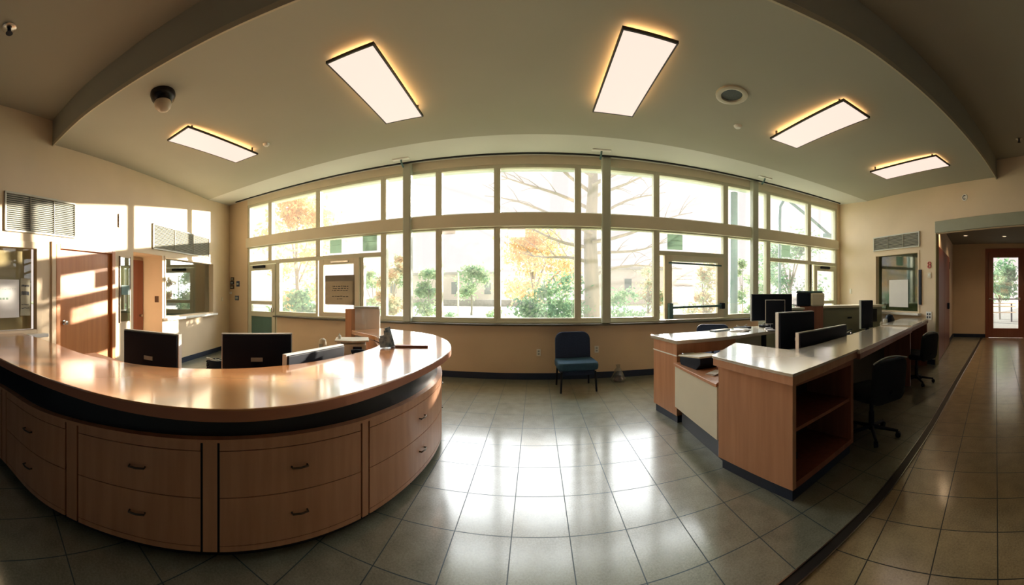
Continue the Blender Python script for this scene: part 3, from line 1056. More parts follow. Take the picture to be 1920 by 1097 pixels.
t = thing('glass_display_panel', 'tall narrow glass display panel between maple door and recess', 'display panel', WL @ Vector((3.98, 0, 0.95)), ROTL)
G().box(-0.12, 0.12, 0, 0.012, 0, 1.1).build('backing', M_wall, t)
G().box(-0.11, 0.11, 0.013, 0.017, 0.02, 1.08).build('pane', M_glassr, t)
g = G().box(-0.13, -0.12, 0, 0.02, 0, 1.1).box(0.12, 0.13, 0, 0.02, 0, 1.1)
g.build('edge_strip', M_bronze, t)
G().box(-0.10, 0.10, 0.018, 0.021, 0.46, 0.62).build('green_leaflet', M_teal, t)
t = tag(G().box(-0.03, 0.03, 0, 0.03, -0.36, 0.36).build('window_side_strip', M_blk), 'black vertical strip at right edge of the right service window', 'strip')
t.location = WR @ Vector((2.64, 0.0, 1.56))
t.rotation_euler = (0, 0, ROTR)

# ------------------------------------------------------------------ curved reception counter
f92 = 0.869
OUT = spline([(-4.05, -0.62), (-3.3, -0.14), (-2.55, 0.16), (-2.07, 0.37), (-1.62, 0.62), (-1.27, 0.93), (-1.04, 1.28), (-0.88, 1.74), (-0.79, 2.3), (-0.765, 2.84),
              (-0.82, 3.28), (-1.02, 3.80), (-1.42, 4.30), (-2.20, 4.66)], 8)
INN = spline([(-4.55, 0.40), (-3.69, 0.63), (-2.95, 0.77), (-2.55, 0.93), (-2.24, 1.12), (-2.05, 1.30), (-1.83, 1.59), (-1.66, 1.93), (-1.58, 2.2), (-1.52, 2.55),
              (-1.50, 2.95), (-1.60, 3.32), (-1.88, 3.76), (-2.46, 4.18)], 8)
n = 110
O_, I_ = resample(OUT, n), resample(INN, n)
BODY = spline([(-3.9, -0.42), (-2.99, 0.04), (-2.38, 0.28), (-2.07, 0.49), (-1.76, 0.79), (-1.51, 1.08), (-1.31, 1.36), (-1.13, 1.66), (-0.99, 1.98), (-0.89, 2.4), (-0.86, 2.85),
               (-0.92, 3.3), (-1.12, 3.78), (-1.50, 4.22), (-2.24, 4.56)], 10)
B_ = resample(BODY, 241)
ctr = thing('reception_counter', 'big curved reception counter with glossy orange top and curved drawers', 'reception counter', (-1.7, 1.5, 0))
CL = (-1.7, 1.5, 0)
G().ribbon(O_, I_, 0.866, 0.92).shift(CL).build('countertop', M_top, ctr, bevel=0.006)
G().ribbon(offs(O_, -0.002), offs(O_, 0.004), 0.862, 0.912).shift(CL).build('top_edge_band', M_lip, ctr)
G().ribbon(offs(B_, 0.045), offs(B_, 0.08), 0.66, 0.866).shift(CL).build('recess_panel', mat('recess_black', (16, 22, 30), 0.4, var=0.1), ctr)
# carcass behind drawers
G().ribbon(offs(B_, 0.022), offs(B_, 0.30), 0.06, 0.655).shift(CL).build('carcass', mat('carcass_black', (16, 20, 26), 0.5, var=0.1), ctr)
G().ribbon(offs(B_, 0.06), offs(B_, 0.28), 0.0, 0.06).shift(CL).build('kick_plate', M_dark, ctr)
G().ribbon(offs(B_, -0.004), offs(B_, 0.16), 0.645, 0.662).shift(CL).build('body_ledge', M_wood, ctr)


def nearest(px):
    """index on the body curve seen along the azimuth of a measured joint"""
    th = (px - 1005) / 650
    best, bi = 9, 0
    for i, p in enumerate(B_):
        d_ = abs(math.atan2(p.x, p.y) - th)
        if d_ < best and i < 175:
            best, bi = d_, i
    return bi


joints = [(nearest(3), nearest(12)), (nearest(124), nearest(144)), (nearest(383), nearest(408)), (nearest(680), nearest(695)), (nearest(826), nearest(834)), (196, 199), (236, 240)]
joints = [(a, max(b, a + 2)) for a, b in joints]
first = True
prev = 0


def seg_curve(a, b, trim0=0.0, trim1=0.0):
    P = B_[a:b + 1]
    L = sum((P[i + 1] - P[i]).length for i in range(len(P) - 1))
    Q = resample(P, 26)
    k = [i / 25 for i in range(26)]
    lo, hi = trim0 / L, 1 - trim1 / L
    out = []
    for i in range(26):
        t_ = lo + (hi - lo) * k[i]
        f = t_ * 25
        j = min(24, int(f))
        out.append(Q[j].lerp(Q[j + 1], f - j))
    return out


for (a, b) in joints:
    c = seg_curve(a, b, 0.006, 0.006)
    G().ribbon(c, offs(c, 0.02), 0.06, 0.645).shift(CL).build('stile', M_wood, ctr)
gaps = []
prev = 0
for (a, b) in joints:
    if a - prev > 6:
        gaps.append((prev, a))
    prev = b
GAP = 0.007
for (a, b) in gaps:
    c = seg_curve(a, b, GAP, GAP)
    co = offs(c, 0.02)
    G().ribbon(c, co, 0.602, 0.645).shift(CL).build('top_rail', M_wood, ctr)
    G().ribbon(c, co, 0.06, 0.088).shift(CL).build('bottom_rail', M_wood, ctr)
    for (z0, z1, zh) in ((0.350, 0.597, 0.485), (0.092, 0.345, 0.232)):
        dr = G().ribbon(c, co, z0, z1).shift(CL).build('drawer', M_wood, ctr)
        mid = c[13]
        t_ = (c[14] - c[12]).normalized()
        nn = Vector((t_.y, -t_.x))
        p0, p1 = mid - t_ * 0.045, mid + t_ * 0.045
        pts = [(p0.x, p0.y, zh), (p0.x + nn.x * 0.02, p0.y + nn.y * 0.02, zh), (mid.x + nn.x * 0.028, mid.y + nn.y * 0.028, zh), (p1.x + nn.x * 0.02, p1.y + nn.y * 0.02, zh), (p1.x, p1.y, zh)]
        h = G().tube(pts, 0.0055, 8).shift(CL)
        h.build('drawer_handle', M_bronze, dr, True)
# raised end screen of the counter
t = thing('raised_counter_end', 'raised pale screen with wood end at far tip of the curved counter', 'counter screen', (-2.45, 4.5, 0))
EL = (-2.45, 4.5, 0)
scr = spline([(-2.66, 4.60), (-2.50, 4.70), (-2.30, 4.74)], 8)
G().ribbon(scr, offs(scr, 0.05), 0.0, 1.20).shift(EL).build('screen', mat('glare_white_laminate', (244, 240, 234), 0.2, var=0.02, coat=1.0, coat_ior=2.0), t)  # white colour stands for window glare on the screen
G().ribbon(offs(scr, -0.03), offs(scr, 0.08), 1.20, 1.235).shift(EL).build('cap', M_grayp, t, bevel=0.004)
G().prism([(-2.76, 4.50), (-2.65, 4.50), (-2.65, 4.66), (-2.76, 4.66)], 0.0, 1.20).shift(EL).build('end_post', M_wood, t, bevel=0.003)

# lower work surface behind the curved counter
WA = offs(I_, 0.0)
ws_out = [p for p in I_[14:104]]
ws_in = offs(ws_out, 0.62)
t = thing('work_surface', 'curved low work surface behind the reception counter carrying monitors', 'desk', (-2.5, 2.2, 0))
DL = (-2.5, 2.2, 0)
G().ribbon(offs(ws_out, -0.02), ws_in, 0.70, 0.735).shift(DL).build('top', M_wood, t)
G().ribbon(offs(ws_out, 0.0), offs(ws_out, 0.03), 0.0, 0.86).shift(DL).build('back_panel', M_wood, t)
for q in (8, 40, 80):
    p = ws_in[q].lerp(ws_out[q], 0.12)
    G().box(p.x - 0.025, p.x + 0.025, p.y - 0.025, p.y + 0.025, 0, 0.70).shift(DL).build('leg', M_blk, t)


def polar(px, r, z=0.0):
    th = (px - 1005) / 650
    return Vector((r * math.sin(th), r * math.cos(th), z))


def monitor(lab, L_, R_, z0, z1, zdesk, tilt=0.0, rim=None, badge=True, th=0.045, plug=False):
    """monitor seen from behind: L_ and R_ are plan ends of its back, as seen from the counter"""
    c = (L_ + R_) / 2
    d_ = (R_ - L_)
    w_ = d_.length
    rot = math.atan2(d_.y, d_.x)
    t = thing('monitor', lab, 'monitor', (c.x, c.y, zdesk), rot, 'desk monitors')
    h_ = z1 - z0
    T = Matrix.Translation((0, 0, z0 - zdesk)) @ Matrix.Rotation(tilt, 4, 'X')
    G().box(-w_ / 2, w_ / 2, 0.0, th, 0, h_, T).build('housing', M_blk, t, bevel=0.006)
    g = G()
    g.box(-w_ / 2 - 0.008, w_ / 2 + 0.008, th * 0.35, th + 0.012, h_, h_ + 0.010, T)
    g.box(-w_ / 2 - 0.010, -w_ / 2, th * 0.35, th + 0.012, 0, h_ + 0.01, T)
    g.box(w_ / 2, w_ / 2 + 0.010, th * 0.35, th + 0.012, 0, h_ + 0.01, T)
    g.box(-w_ / 2 - 0.008, w_ / 2 + 0.008, th * 0.35, th + 0.012, -0.01, 0.0, T)
    g.build('bezel', rim or M_white, t, bevel=0.002)
    G().box(-w_ / 2 + 0.02, w_ / 2 - 0.02, th + 0.001, th + 0.006, 0.02, h_ - 0.02, T).build('screen', mat('screen_glass', (20, 26, 34), 0.1, var=0.05), t)
    if badge:
        G().box(-0.05, 0.05, -0.004, 0.0, h_ * 0.22, h_ * 0.22 + 0.035, T).build('badge', M_grayp, t, bevel=0.002)
    if z0 - zdesk > 0.03:
        G().box(-0.03, 0.03, 0.0, 0.03, 0.012, z0 - zdesk + h_ * 0.3).build('stand_neck', M_blk, t, bevel=0.004)
    G().lathe([(0.0005, 0), (0.12, 0), (0.118, 0.01), (0.06, 0.018), (0.0005, 0.02)], 28).build('stand_base', M_blk, t, True)
    return t


monitor('dark monitor with white rim, left one behind the curved counter', polar(232, 3.22), polar(331, 2.80), 0.80, 1.10, 0.735)
monitor('dark monitor with white rim, middle one behind the curved counter', polar(417, 2.95), polar(546, 2.95), 0.80, 1.09, 0.735)
monitor('low slanted blue-black monitor with white rim near the counter bend', polar(540, 2.58), polar(645, 3.10), 0.76, 0.975, 0.735, tilt=0.03, badge=False)

# things on and behind the curved counter
t = thing('brochure_holder', 'small crumpled clear and blue leaflet holder on the counter inner edge', 'leaflet holder', (-1.36, 2.98, 0.921), 0.3)
g = G()
R = random.Random(4)
for k in range(5):
    a = R.uniform(-0.3, 0.3)
    M_ = Matrix.Translation((0.02 * k - 0.04, 0.012 * k, 0)) @ Matrix.Rotation(a, 4, 'Y') @ Matrix.Rotation(0.15 * k, 4, 'Z')
    g.box(-0.03, 0.03, -0.003, 0.003, 0.012, 0.10 + 0.025 * k, M_)
g.build('leaflets', mat('grey_blue_leaflet', (176, 196, 206), 0.3, rgb2=(90, 116, 134), scale=22), t)
G().box(-0.07, 0.07, -0.03, 0.07, 0, 0.012).build('tray', M_clear, t)
tag(G().box(-0.18, 0.18, -0.03, 0.03, 0, 0.018).build('wooden_strip', M_woodd, bevel=0.003), 'brown wooden strip lying on the glossy counter top', 'strip')
o = bpy.data.objects['wooden_strip']
o.location = (-1.20, 3.14, 0.921)
o.rotation_euler = (0, 0, 0.30)
t = thing('desk_printer', 'beige desk printer with curved lid behind the counter bend', 'printer', (-2.06, 3.50, 0.735), 0.5)
G().prism([(-0.17, -0.14), (0.17, -0.14), (0.17, 0.14), (-0.17, 0.14)], 0, 0.13).build('body', M_cream, t, bevel=0.015)
G().prism([(-0.19, -0.16), (0.02, -0.2), (0.20, -0.14), (0.20, 0.15), (-0.19, 0.15)], 0.155, 0.175).build('lid', M_beam, t, bevel=0.006)
G().box(-0.16, -0.12, -0.13, 0.13, 0.13, 0.155).build('hinge', M_cream, t)
G().box(0.02, 0.12, -0.155, -0.14, 0.03, 0.1).build('paper_slot', M_blk, t)
t = thing('desk_phone', 'black and white telephone beside the beige printer', 'telephone', (-1.80, 3.20, 0.735), 0.3)
G().box(-0.09, 0.09, -0.08, 0.08, 0, 0.06).build('base', M_white, t, bevel=0.015)
G().tube([(-0.07, 0, 0.08), (-0.03, 0, 0.095), (0.03, 0, 0.095), (0.07, 0, 0.08)], [0.028, 0.018, 0.018, 0.028], 12).build('handset', M_blk, t, True)
t = thing('pump_bottle', 'tiny white pump bottle on top of the beige printer', 'bottle', (-2.19, 3.44, 0.91))
G().lathe([(0.0005, 0), (0.02, 0), (0.022, 0.03), (0.008, 0.045), (0.006, 0.06), (0.0005, 0.062)], 14).build('bottle', M_white, t, True)
t = thing('water_flask', 'cream rounded flask standing behind the low slanted monitor', 'flask', (-2.42, 3.42, 0.735), 0.2)
G().lathe([(0.0005, 0), (0.045, 0), (0.05, 0.04), (0.048, 0.11), (0.04, 0.145), (0.02, 0.16), (0.0005, 0.163)], 20).build('body', M_cream, t, True)
G().box(-0.02, 0.02, -0.052, -0.045, 0.05, 0.1).build('label_patch', M_grayp, t)
R = random.Random(8)
t = thing('cable_bundle', 'tangled dark cables in a heap on floor by the left wall', 'cables', (-5.05, 3.85, 0.0))
for k in range(5):
    pts = []
    for i in range(40):
        a = i * 0.42 + k
        pts.append((0.17 * math.cos(a) * (1 - i * 0.006), 0.14 * math.sin(a * 1.1), 0.02 + 0.05 * k + 0.035 * math.sin(a * 2.3 + k)))
    G().tube(pts, 0.012, 8).build('cable', M_blk if k < 4 else M_grayp, t, True)
G().lathe([(0.0005, 0), (0.13, 0), (0.16, 0.22), (0.15, 0.22), (0.12, 0.02), (0.0005, 0.02)], 24).build('bin', M_blk, t, True)

# ------------------------------------------------------------------ blue waiting chair
t = thing('waiting_chair', 'navy upholstered waiting chair with brighter blue seat under the windows', 'chair', (0.60, 5.22, 0), math.radians(5))


def cushion(w_, d_, h_, M_, cr=0.08, top=1.0):
    """rounded pad: w along x, h along z, d thick"""
    g = G()
    nx = 28
    outl = []
    rr = min(w_, h_) * 0.5 * cr
    for k in range(4):
        cx, cz = ((1, 1), (-1, 1), (-1, -1), (1, -1))[k]
        rk = rr if cz > 0 else rr * top
        for i in range(8):
            a = PI / 2 * k + PI / 2 * i / 7
            outl.append((cx * (w_ / 2 - rk) + rk * math.cos(a), cz * (h_ / 2 - rk) + rk * math.sin(a)))
    rings = []
    for (sc, yy) in ((0.86, -0.5), (0.95, -0.42), (1.0, -0.2), (1.0, 0.2), (0.95, 0.42), (0.86, 0.5)):
        rings.append([(x * (1 - (1 - sc) * 0.5 * (d_ / w_) * 4), yy * d_, z * (1 - (1 - sc) * 0.5 * (d_ / h_) * 4)) for x, z in outl])
    vs = [p for r in rings for p in r]
    m_ = len(outl)
    fs = []
    for i in range(len(rings) - 1):
        for k in range(m_):
            k2 = (k + 1) % m_
            fs.append((i * m_ + k, i * m_ + k2, (i + 1) * m_ + k2, (i + 1) * m_ + k))
    fs.append(tuple(range(m_ - 1, -1, -1)))
    fs.append(tuple(range((len(rings) - 1) * m_, len(rings) * m_)))
    g.add(vs, fs, M_)
    return g


cushion(0.56, 0.07, 0.46, Matrix.Translation((0, 0.24, 0.60)) @ Matrix.Rotation(-0.12, 4, 'X'), 0.55, 0.3).build('backrest', M_blue, t, True)
cushion(0.60, 0.11, 0.50, Matrix.Translation((0.0, -0.02, 0.375)) @ Matrix.Rotation(PI / 2, 4, 'X'), 0.3).build('seat', M_blues, t, True)
G().box(-0.25, 0.25, -0.22, 0.22, 0.24, 0.325).build('seat_frame', M_blue, t, bevel=0.02)
for sx in (-1, 1):
    G().tube([(sx * 0.25, -0.22, 0.30), (sx * 0.265, -0.235, 0.0)], 0.015, 10).build('leg', M_blk, t, True)
    G().tube([(sx * 0.25, 0.22, 0.50), (sx * 0.25, 0.21, 0.30), (sx * 0.26, 0.24, 0.0)], 0.015, 10).build('leg', M_blk, t, True)
# clear bag on floor
t = thing('plastic_bag', 'crumpled clear plastic bag on floor right of the blue chair', 'plastic bag', (1.33, 5.50, 0))
prof = [(0.0005, 0), (0.11, 0.0), (0.12, 0.04), (0.09, 0.12), (0.06, 0.18), (0.025, 0.23), (0.04, 0.27), (0.0005, 0.28)]
g = G().lathe(prof, 26)
g.v = [(x + 0.03 * noise.noise(Vector((x * 20, y * 20, z * 14))), y + 0.03 * noise.noise(Vector((x * 20 + 9, y * 20, z * 14))), max(0, z)) for x, y, z in g.v]
g.build('film', M_clear, t)
G().lathe([(0.0005, 0.0), (0.07, 0.0), (0.08, 0.03), (0.05, 0.07), (0.0005, 0.08)], 14).build('contents', mat('bag_contents', (120, 110, 104), 0.7, rgb2=(84, 80, 84), scale=18), t)

# ------------------------------------------------------------------ right-hand workstation
# near desk: bookcase end with glossy top
BK = thing('open_bookcase', 'wooden desk-end bookcase with two open shelves and glossy top', 'bookcase', (1.9, 2.1, 0))
KL = (1.9, 2.1, 0)
A0, A1, A2, A3 = Vector((1.60, 1.75)), Vector((2.50, 1.92)), Vector((2.34, 2.78)), Vector((1.44, 2.48))


def bp(u, v):
    """u along the open front, v towards the back"""
    return A0.lerp(A1, u).lerp(A3.lerp(A2, u), v)


def quadprism(u0, u1, v0, v1, z0, z1):
    return G().prism([tuple(bp(u0, v0)), tuple(bp(u1, v0)), tuple(bp(u1, v1)), tuple(bp(u0, v1))], z0, z1).shift(KL)


quadprism(0, 0.045, 0, 1, 0.09, 0.865).build('side_panel', M_wood, BK, bevel=0.003)
quadprism(0.945, 1.0, 0, 0.60, 0.09, 0.865).build('side_panel', M_woodd, BK, bevel=0.003)
quadprism(0.045, 0.945, 0.55, 0.60, 0.09, 0.865).build('back_panel', mat('bookcase_back', (52, 36, 34), 0.6, var=0.1), BK)
quadprism(0.045, 0.945, 0.0, 0.55, 0.09, 0.135).build('shelf', M_woodd, BK)
quadprism(0.045, 0.945, 0.02, 0.55, 0.475, 0.50).build('shelf', M_woodd, BK)
quadprism(0.045, 0.945, 0.0, 0.55, 0.80, 0.865).build('top_rail', M_woodd, BK)
quadprism(0.03, 0.97, 0.03, 0.58, 0.0, 0.09).build('kick_plate', M_base, BK)
quadprism(0.03, 0.15, 0.58, 0.97, 0.0, 0.09).build('kick_plate', M_base, BK)
TP = [(1.50, 1.64), (2.575, 1.925), (2.445, 2.40), (2.13, 2.34), (1.98, 3.05), (1.40, 2.52)]
G().prism(TP, 0.905, 0.925).shift(KL).build('top', M_top2, BK, bevel=0.003)
g = G()
inner = [(1.53, 1.67), (2.58, 1.945), (2.50, 2.40), (2.11, 2.31), (1.96, 3.0), (1.43, 2.51)]
g.prism([(1.51, 1.65), (2.575, 1.935), (2.447, 2.39), (2.12, 2.33), (1.97, 3.03), (1.41, 2.515)], 0.845, 0.905).shift(KL).build('top_edge_band', M_wood, BK, bevel=0.002)
# keys / straps hanging in the lower shelf
t = thing('hanging_tags', 'pale hanging tags inside the lower bookcase shelf', 'tags', tuple(bp(0.28, 0.30)) + (0.135,), 0.2)
g = G()
for k in range(3):
    g.box(-0.05 + 0.035 * k, -0.03 + 0.035 * k, -0.01, 0.0, 0.05 * (k % 2), 0.24 - 0.02 * k, Matrix.Rotation(0.1 * (k - 1), 4, 'Y'))
g.build('tag_strips', M_grayp, t)
G().box(-0.07, 0.07, -0.04, 0.06, 0, 0.05).build('holder', M_blk, t)
G().tube([(-0.05, -0.005, 0.24), (0.0, -0.005, 0.26), (0.07, -0.005, 0.25)], 0.006, 8).build('cord', M_steel, t)

# long counter continuing to the right wall in two stretches
FD = Vector((0.963, 0.270)).normalized()
FDn = Vector((-FD.y, FD.x))


def run(s0, s1, d0, d1, z0, z1, base=Vector((2.58, 1.93))):
    p = [base + FD * s0 + FDn * d0, base + FD * s1 + FDn * d0, base + FD * s1 + FDn * d1, base + FD * s0 + FDn * d1]
    return G().prism([tuple(q) for q in p], z0, z1)


for k, (s0, s1, dz, lab) in enumerate(((0.0, 2.28, -0.006, 'long desk counter with dark knee space, middle stretch right of the bookcase'),
                                       (2.29, 3.80, 0.008, 'end stretch of desk counter meeting the right wall'))):
    b0 = Vector((2.58, 1.93)) + FD * (s0 + s1) / 2 + FDn * 0.3
    t = thing('desk_counter', lab, 'desk', (b0.x, b0.y, 0))
    BL = (b0.x, b0.y, 0)
    run(s0 + 0.005, s1, -0.02, 0.50, 0.885 + dz, 0.925 + dz).shift(BL).build('top', M_top2, t, bevel=0.003)
    run(s0 + 0.005, s1, -0.022, 0.02, 0.835 + dz, 0.887 + dz).shift(BL).build('front_edge', M_woodd, t, bevel=0.002)
    run(s1 - 0.05, s1, 0.0, 0.62, 0.0, 0.84 + dz).shift(BL).build('divider_panel', M_woodd, t, bevel=0.002)
    run(s0 + 0.02, s1 - 0.05, 0.42, 0.45, 0.0, 0.885 + dz).shift(BL).build('back_panel', mat('modesty_panel_dark', (70, 66, 56), 0.6, var=0.05), t)
    if k == 1:
        run(s0 + 0.02, s1, 0.46, 1.1, 0.70, 0.735).shift(BL).build('work_surface', M_cream, t, bevel=0.003)


def task_chair(lab, loc, rot, first=None):
    t = thing('task_chair', lab, 'chair', loc, rot, 'dark office chairs at the long desk')
    cushion(0.44, 0.07, 0.42, Matrix.Translation((0, -0.24, 0.60)) @ Matrix.Rotation(0.10, 4, 'X'), 0.35).build('backrest', mat('black_fabric', (20, 26, 34), 0.9, var=0.15, scale=50), t, True)
    arc_ = [(-0.24 + 0.48 * i / 14, -0.265 + 0.02 * math.sin(PI * i / 14), 0.795 + 0.035 * math.sin(PI * i / 14)) for i in range(15)]
    G().tube(arc_, 0.008, 8).build('back_rim', M_grayp, t, True)  # plain pale grey imitating the highlight on a metal rim
    cushion(0.48, 0.08, 0.46, Matrix.Translation((0, 0.02, 0.45)) @ Matrix.Rotation(PI / 2, 4, 'X'), 0.3).build('seat', MATS['black_fabric'], t, True)
    G().lathe([(0.0005, 0.07), (0.03, 0.07), (0.028, 0.25), (0.02, 0.25), (0.02, 0.41), (0.0005, 0.41)], 16).build('pedestal', M_blk, t, True)
    G().tube([(0, -0.05, 0.41), (0, -0.22, 0.42), (0, -0.27, 0.5)], 0.018, 8).build('back_bar', M_blk, t, True)
    for k in range(5):
        a = 2 * PI * k / 5 + 0.3
        ex, ey = 0.27 * math.cos(a), 0.27 * math.sin(a)
        lg = G().tube([(0.02 * math.cos(a), 0.02 * math.sin(a), 0.10), (ex, ey, 0.065)], [0.022, 0.014], 8).build('base_leg', M_blk, t, True)
        Mw = Matrix.Translation((ex, ey, 0.028)) @ Matrix.Rotation(a, 4, 'Z') @ Matrix.Rotation(PI / 2, 4, 'X') @ Matrix.Translation((0, 0, -0.02))
        G().lathe([(0.0005, 0), (0.028, 0), (0.028, 0.04), (0.0005, 0.04)], 14, Mw).build('caster', M_blk, lg, True)
    return t


ch = task_chair('dark office chair with bright metal rim beside the open bookcase', (2.89, 1.99, 0), math.radians(-10))
dup(ch, (4.96, 2.54, 0), math.radians(-5), 'dark office chair at far end of long desk near right wall')

# far desk with wooden end, riser and top
FK = thing('far_desk', 'far wooden desk with pale top and thin white line along its end', 'desk', (1.46, 3.8, 0))
QL = (1.46, 3.8, 0)
G().prism([(1.43, 4.05), (1.505, 3.50), (1.80, 3.54), (1.73, 4.09)], 0.09, 0.745).shift(QL).build('pedestal', M_wood, FK, bevel=0.003)
G().prism([(1.425, 4.055), (1.50, 3.495), (1.81, 3.54), (1.74, 4.10)], 0.745, 0.757).shift(QL).build('white_line', M_white, FK)
G().prism([(1.43, 4.05), (1.505, 3.50), (2.35, 3.62), (2.28, 4.17)], 0.757, 0.885).shift(QL).build('riser', M_wood, FK, bevel=0.003)
G().prism([(1.45, 4.02), (1.53, 3.54), (1.78, 3.57), (1.71, 4.05)], 0.0, 0.09).shift(QL).build('kick_plate', M_base, FK)
G().prism([(1.40, 4.08), (1.49, 3.46), (2.1, 3.50), (2.7, 3.62), (3.55, 3.80), (3.45, 4.42), (2.4, 4.2)], 0.885, 0.925).shift(QL).build('top', M_top2, FK, bevel=0.003)
G().prism([(2.95, 3.82), (3.0, 3.83), (2.99, 3.88), (2.94, 3.87)], 0.0, 0.885).shift(QL).build('leg', M_blk, FK)
G().prism([(2.35, 3.95), (3.2, 4.15), (3.19, 4.18), (2.34, 3.98)], 0.25, 0.885).shift(QL).build('modesty_panel', M_cream, FK)
# cream panelled low cabinet between the desks
t = thing('low_cabinet', 'low cream-fronted cabinet between the two wooden desk ends', 'cabinet', (1.6, 3.0, 0))
ZL = (1.6, 3.0, 0)
G().prism([(1.47, 3.47), (1.45, 2.52), (1.48, 2.52), (1.50, 3.47)], 0.21, 0.655).shift(ZL).build('front_panel', M_cream, t, bevel=0.002)
G().prism([(1.455, 3.48), (1.435, 2.51), (2.10, 3.12), (2.05, 3.52)], 0.655, 0.685).shift(ZL).build('top', M_wood, t, bevel=0.003)
G().prism([(1.55, 3.46), (1.53, 2.56), (1.9, 3.1), (1.95, 3.50)], 0.0, 0.655).shift(ZL).build('carcass', M_dark, t)
# document feeder on the low cabinet
t = thing('document_scanner', 'black document scanner with cream sloped lid on low cabinet', 'scanner', (1.64, 3.20, 0.685), math.radians(-84))
g = G()
prof2 = [(-0.17, 0.0), (0.12, 0.0), (0.20, 0.06), (0.20, 0.12), (-0.20, 0.08), (-0.20, 0.03)]
# profile in local x-z, extruded along y
for w0, w1 in ((-0.13, 0.13),):
    vs = [(x, w0, z) for x, z in prof2] + [(x, w1, z) for x, z in prof2]
    k = len(prof2)
    g.add(vs, [tuple(range(k)), tuple(range(2 * k - 1, k - 1, -1))] + [(i, k + i, k + (i + 1) % k, (i + 1) % k) for i in range(k)])
g.build('body', M_blk, t, bevel=0.006)
G().add([(-0.21, -0.14, 0.083), (0.205, -0.14, 0.124), (0.205, 0.14, 0.124), (-0.21, 0.14, 0.083), (-0.21, -0.14, 0.10), (0.205, -0.14, 0.141), (0.205, 0.14, 0.141), (-0.21, 0.14, 0.10)],
        [(0, 3, 2, 1), (4, 5, 6, 7), (0, 1, 5, 4), (1, 2, 6, 5), (2, 3, 7, 6), (3, 0, 4, 7)]).build('lid', M_cream, t, bevel=0.004)
G().box(-0.21, -0.17, -0.10, 0.04, 0.10, 0.115).build('clip', M_steel, t, bevel=0.003)
t = thing('paper_stack', 'small stack of white papers beside the scanner on low cabinet', 'papers', (1.62, 2.84, 0.685), 0.3)
for k in range(4):
    G().box(-0.09, 0.09, -0.05, 0.05, 0.004 * k, 0.004 * k + 0.003, Matrix.Rotation(0.08 * k, 4, 'Z')).build('sheet', M_paper, t)

# office chair behind the far desk
t = thing('office_chair', 'navy chair back with pale seat rising behind the far desk', 'chair', (2.72, 4.86, 0), math.radians(150))
cushion(0.50, 0.07, 0.40, Matrix.Translation((0, 0.20, 0.76)) @ Matrix.Rotation(-0.1, 4, 'X'), 0.45, 0.5).build('backrest', M_blue, t, True)
cushion(0.48, 0.08, 0.46, Matrix.Translation((0, -0.04, 0.46)) @ Matrix.Rotation(PI / 2, 4, 'X'), 0.3).build('seat', M_blue, t, True)
G().tube([(0, 0.02, 0.42), (0, 0.24, 0.44), (0, 0.25, 0.6)], 0.018, 8).build('back_bar', M_blk, t, True)
G().lathe([(0.0005, 0.0), (0.22, 0.0), (0.2, 0.02), (0.03, 0.05), (0.025, 0.42), (0.0005, 0.42)], 24).build('pedestal', M_blk, t, True)
t = thing('folder', 'pale blue folder lying on the far desk by the navy chair', 'folder', (2.42, 4.12, 0.925), 0.3)
G().box(-0.16, 0.16, -0.05, 0.05, 0, 0.012).build('cover', mat('pale_blue_card', (150, 176, 194), 0.4, var=0.05), t, bevel=0.004)
G().box(-0.15, 0.15, -0.045, 0.045, 0.012, 0.016).build('sheet', M_paper, t)
t = thing('paper_pile', 'loose white papers by the two back monitors on far desk', 'papers', (2.62, 3.92, 0.925), 0.3)
for k in range(5):
    G().box(-0.14, 0.14, -0.10, 0.10, 0.004 * k, 0.004 * k + 0.003, Matrix.Translation((0.02 * k, 0.01 * k, 0)) @ Matrix.Rotation(0.2 * k, 4, 'Z')).build('sheet', M_paper, t)
t = thing('letter_tray', 'black wire letter tray with curved white sheet at window end of far desk', 'letter tray', (2.86, 4.22, 0.925), 0.2)
G().box(-0.12, 0.12, -0.07, 0.07, 0, 0.02).build('tray', M_blk, t, bevel=0.004)
G().tube([(-0.12, 0, 0.05), (-0.05, 0, 0.028), (0.03, 0, 0.028), (0.1, 0, 0.05)], 0.007, 8).build('curled_sheet', M_paper, t, True)

# side work surface carrying the inner monitors
t = thing('inner_desk', 'inner grey work surface inside the U of desks carrying monitors', 'desk', (3.3, 3.5, 0))
IL = (3.3, 3.5, 0)
G().prism([(1.62, 2.28), (2.43, 2.50), (2.48, 2.42), (4.63, 3.02), (4.55, 4.0), (3.50, 3.76), (2.9, 3.52), (2.2, 3.28), (2.10, 3.08), (1.60, 2.50)], 0.70, 0.733).shift(IL).build('top', mat('grey_laminate', (120, 124, 108), 0.4, var=0.04), t, bevel=0.003)
for x, y in ((2.3, 3.2), (4.45, 3.9), (4.5, 3.1)):
    G().box(x - 0.025, x + 0.025, y - 0.025, y + 0.025, 0, 0.70).shift(IL).build('leg', M_blk, t)

monitor('black monitor with thin bright rim standing furthest back by the right post', polar(1411, 4.9), polar(1485, 5.2), 1.05, 1.42, 0.925, rim=M_grayp, badge=False)
monitor('narrow dark monitor in front of the one by the right post', polar(1436, 4.80), polar(1471, 4.80), 1.02, 1.34, 0.925, rim=M_white, badge=False)
monitor('large dark monitor with pale left edge just behind the bookcase top', polar(1463, 3.70), polar(1527, 4.05), 0.83, 1.225, 0.733, rim=M_white, th=0.06)
monitor('low long dark monitor with bright top edge behind the glossy desk top', polar(1501, 3.52), polar(1588, 4.45), 0.80, 1.03, 0.733, rim=M_white, badge=False)
monitor('upright dark monitor at the far end of the long desk', polar(1617, 5.3), polar(1637, 5.5), 0.90, 1.32, 0.733, rim=M_grayp, badge=False)
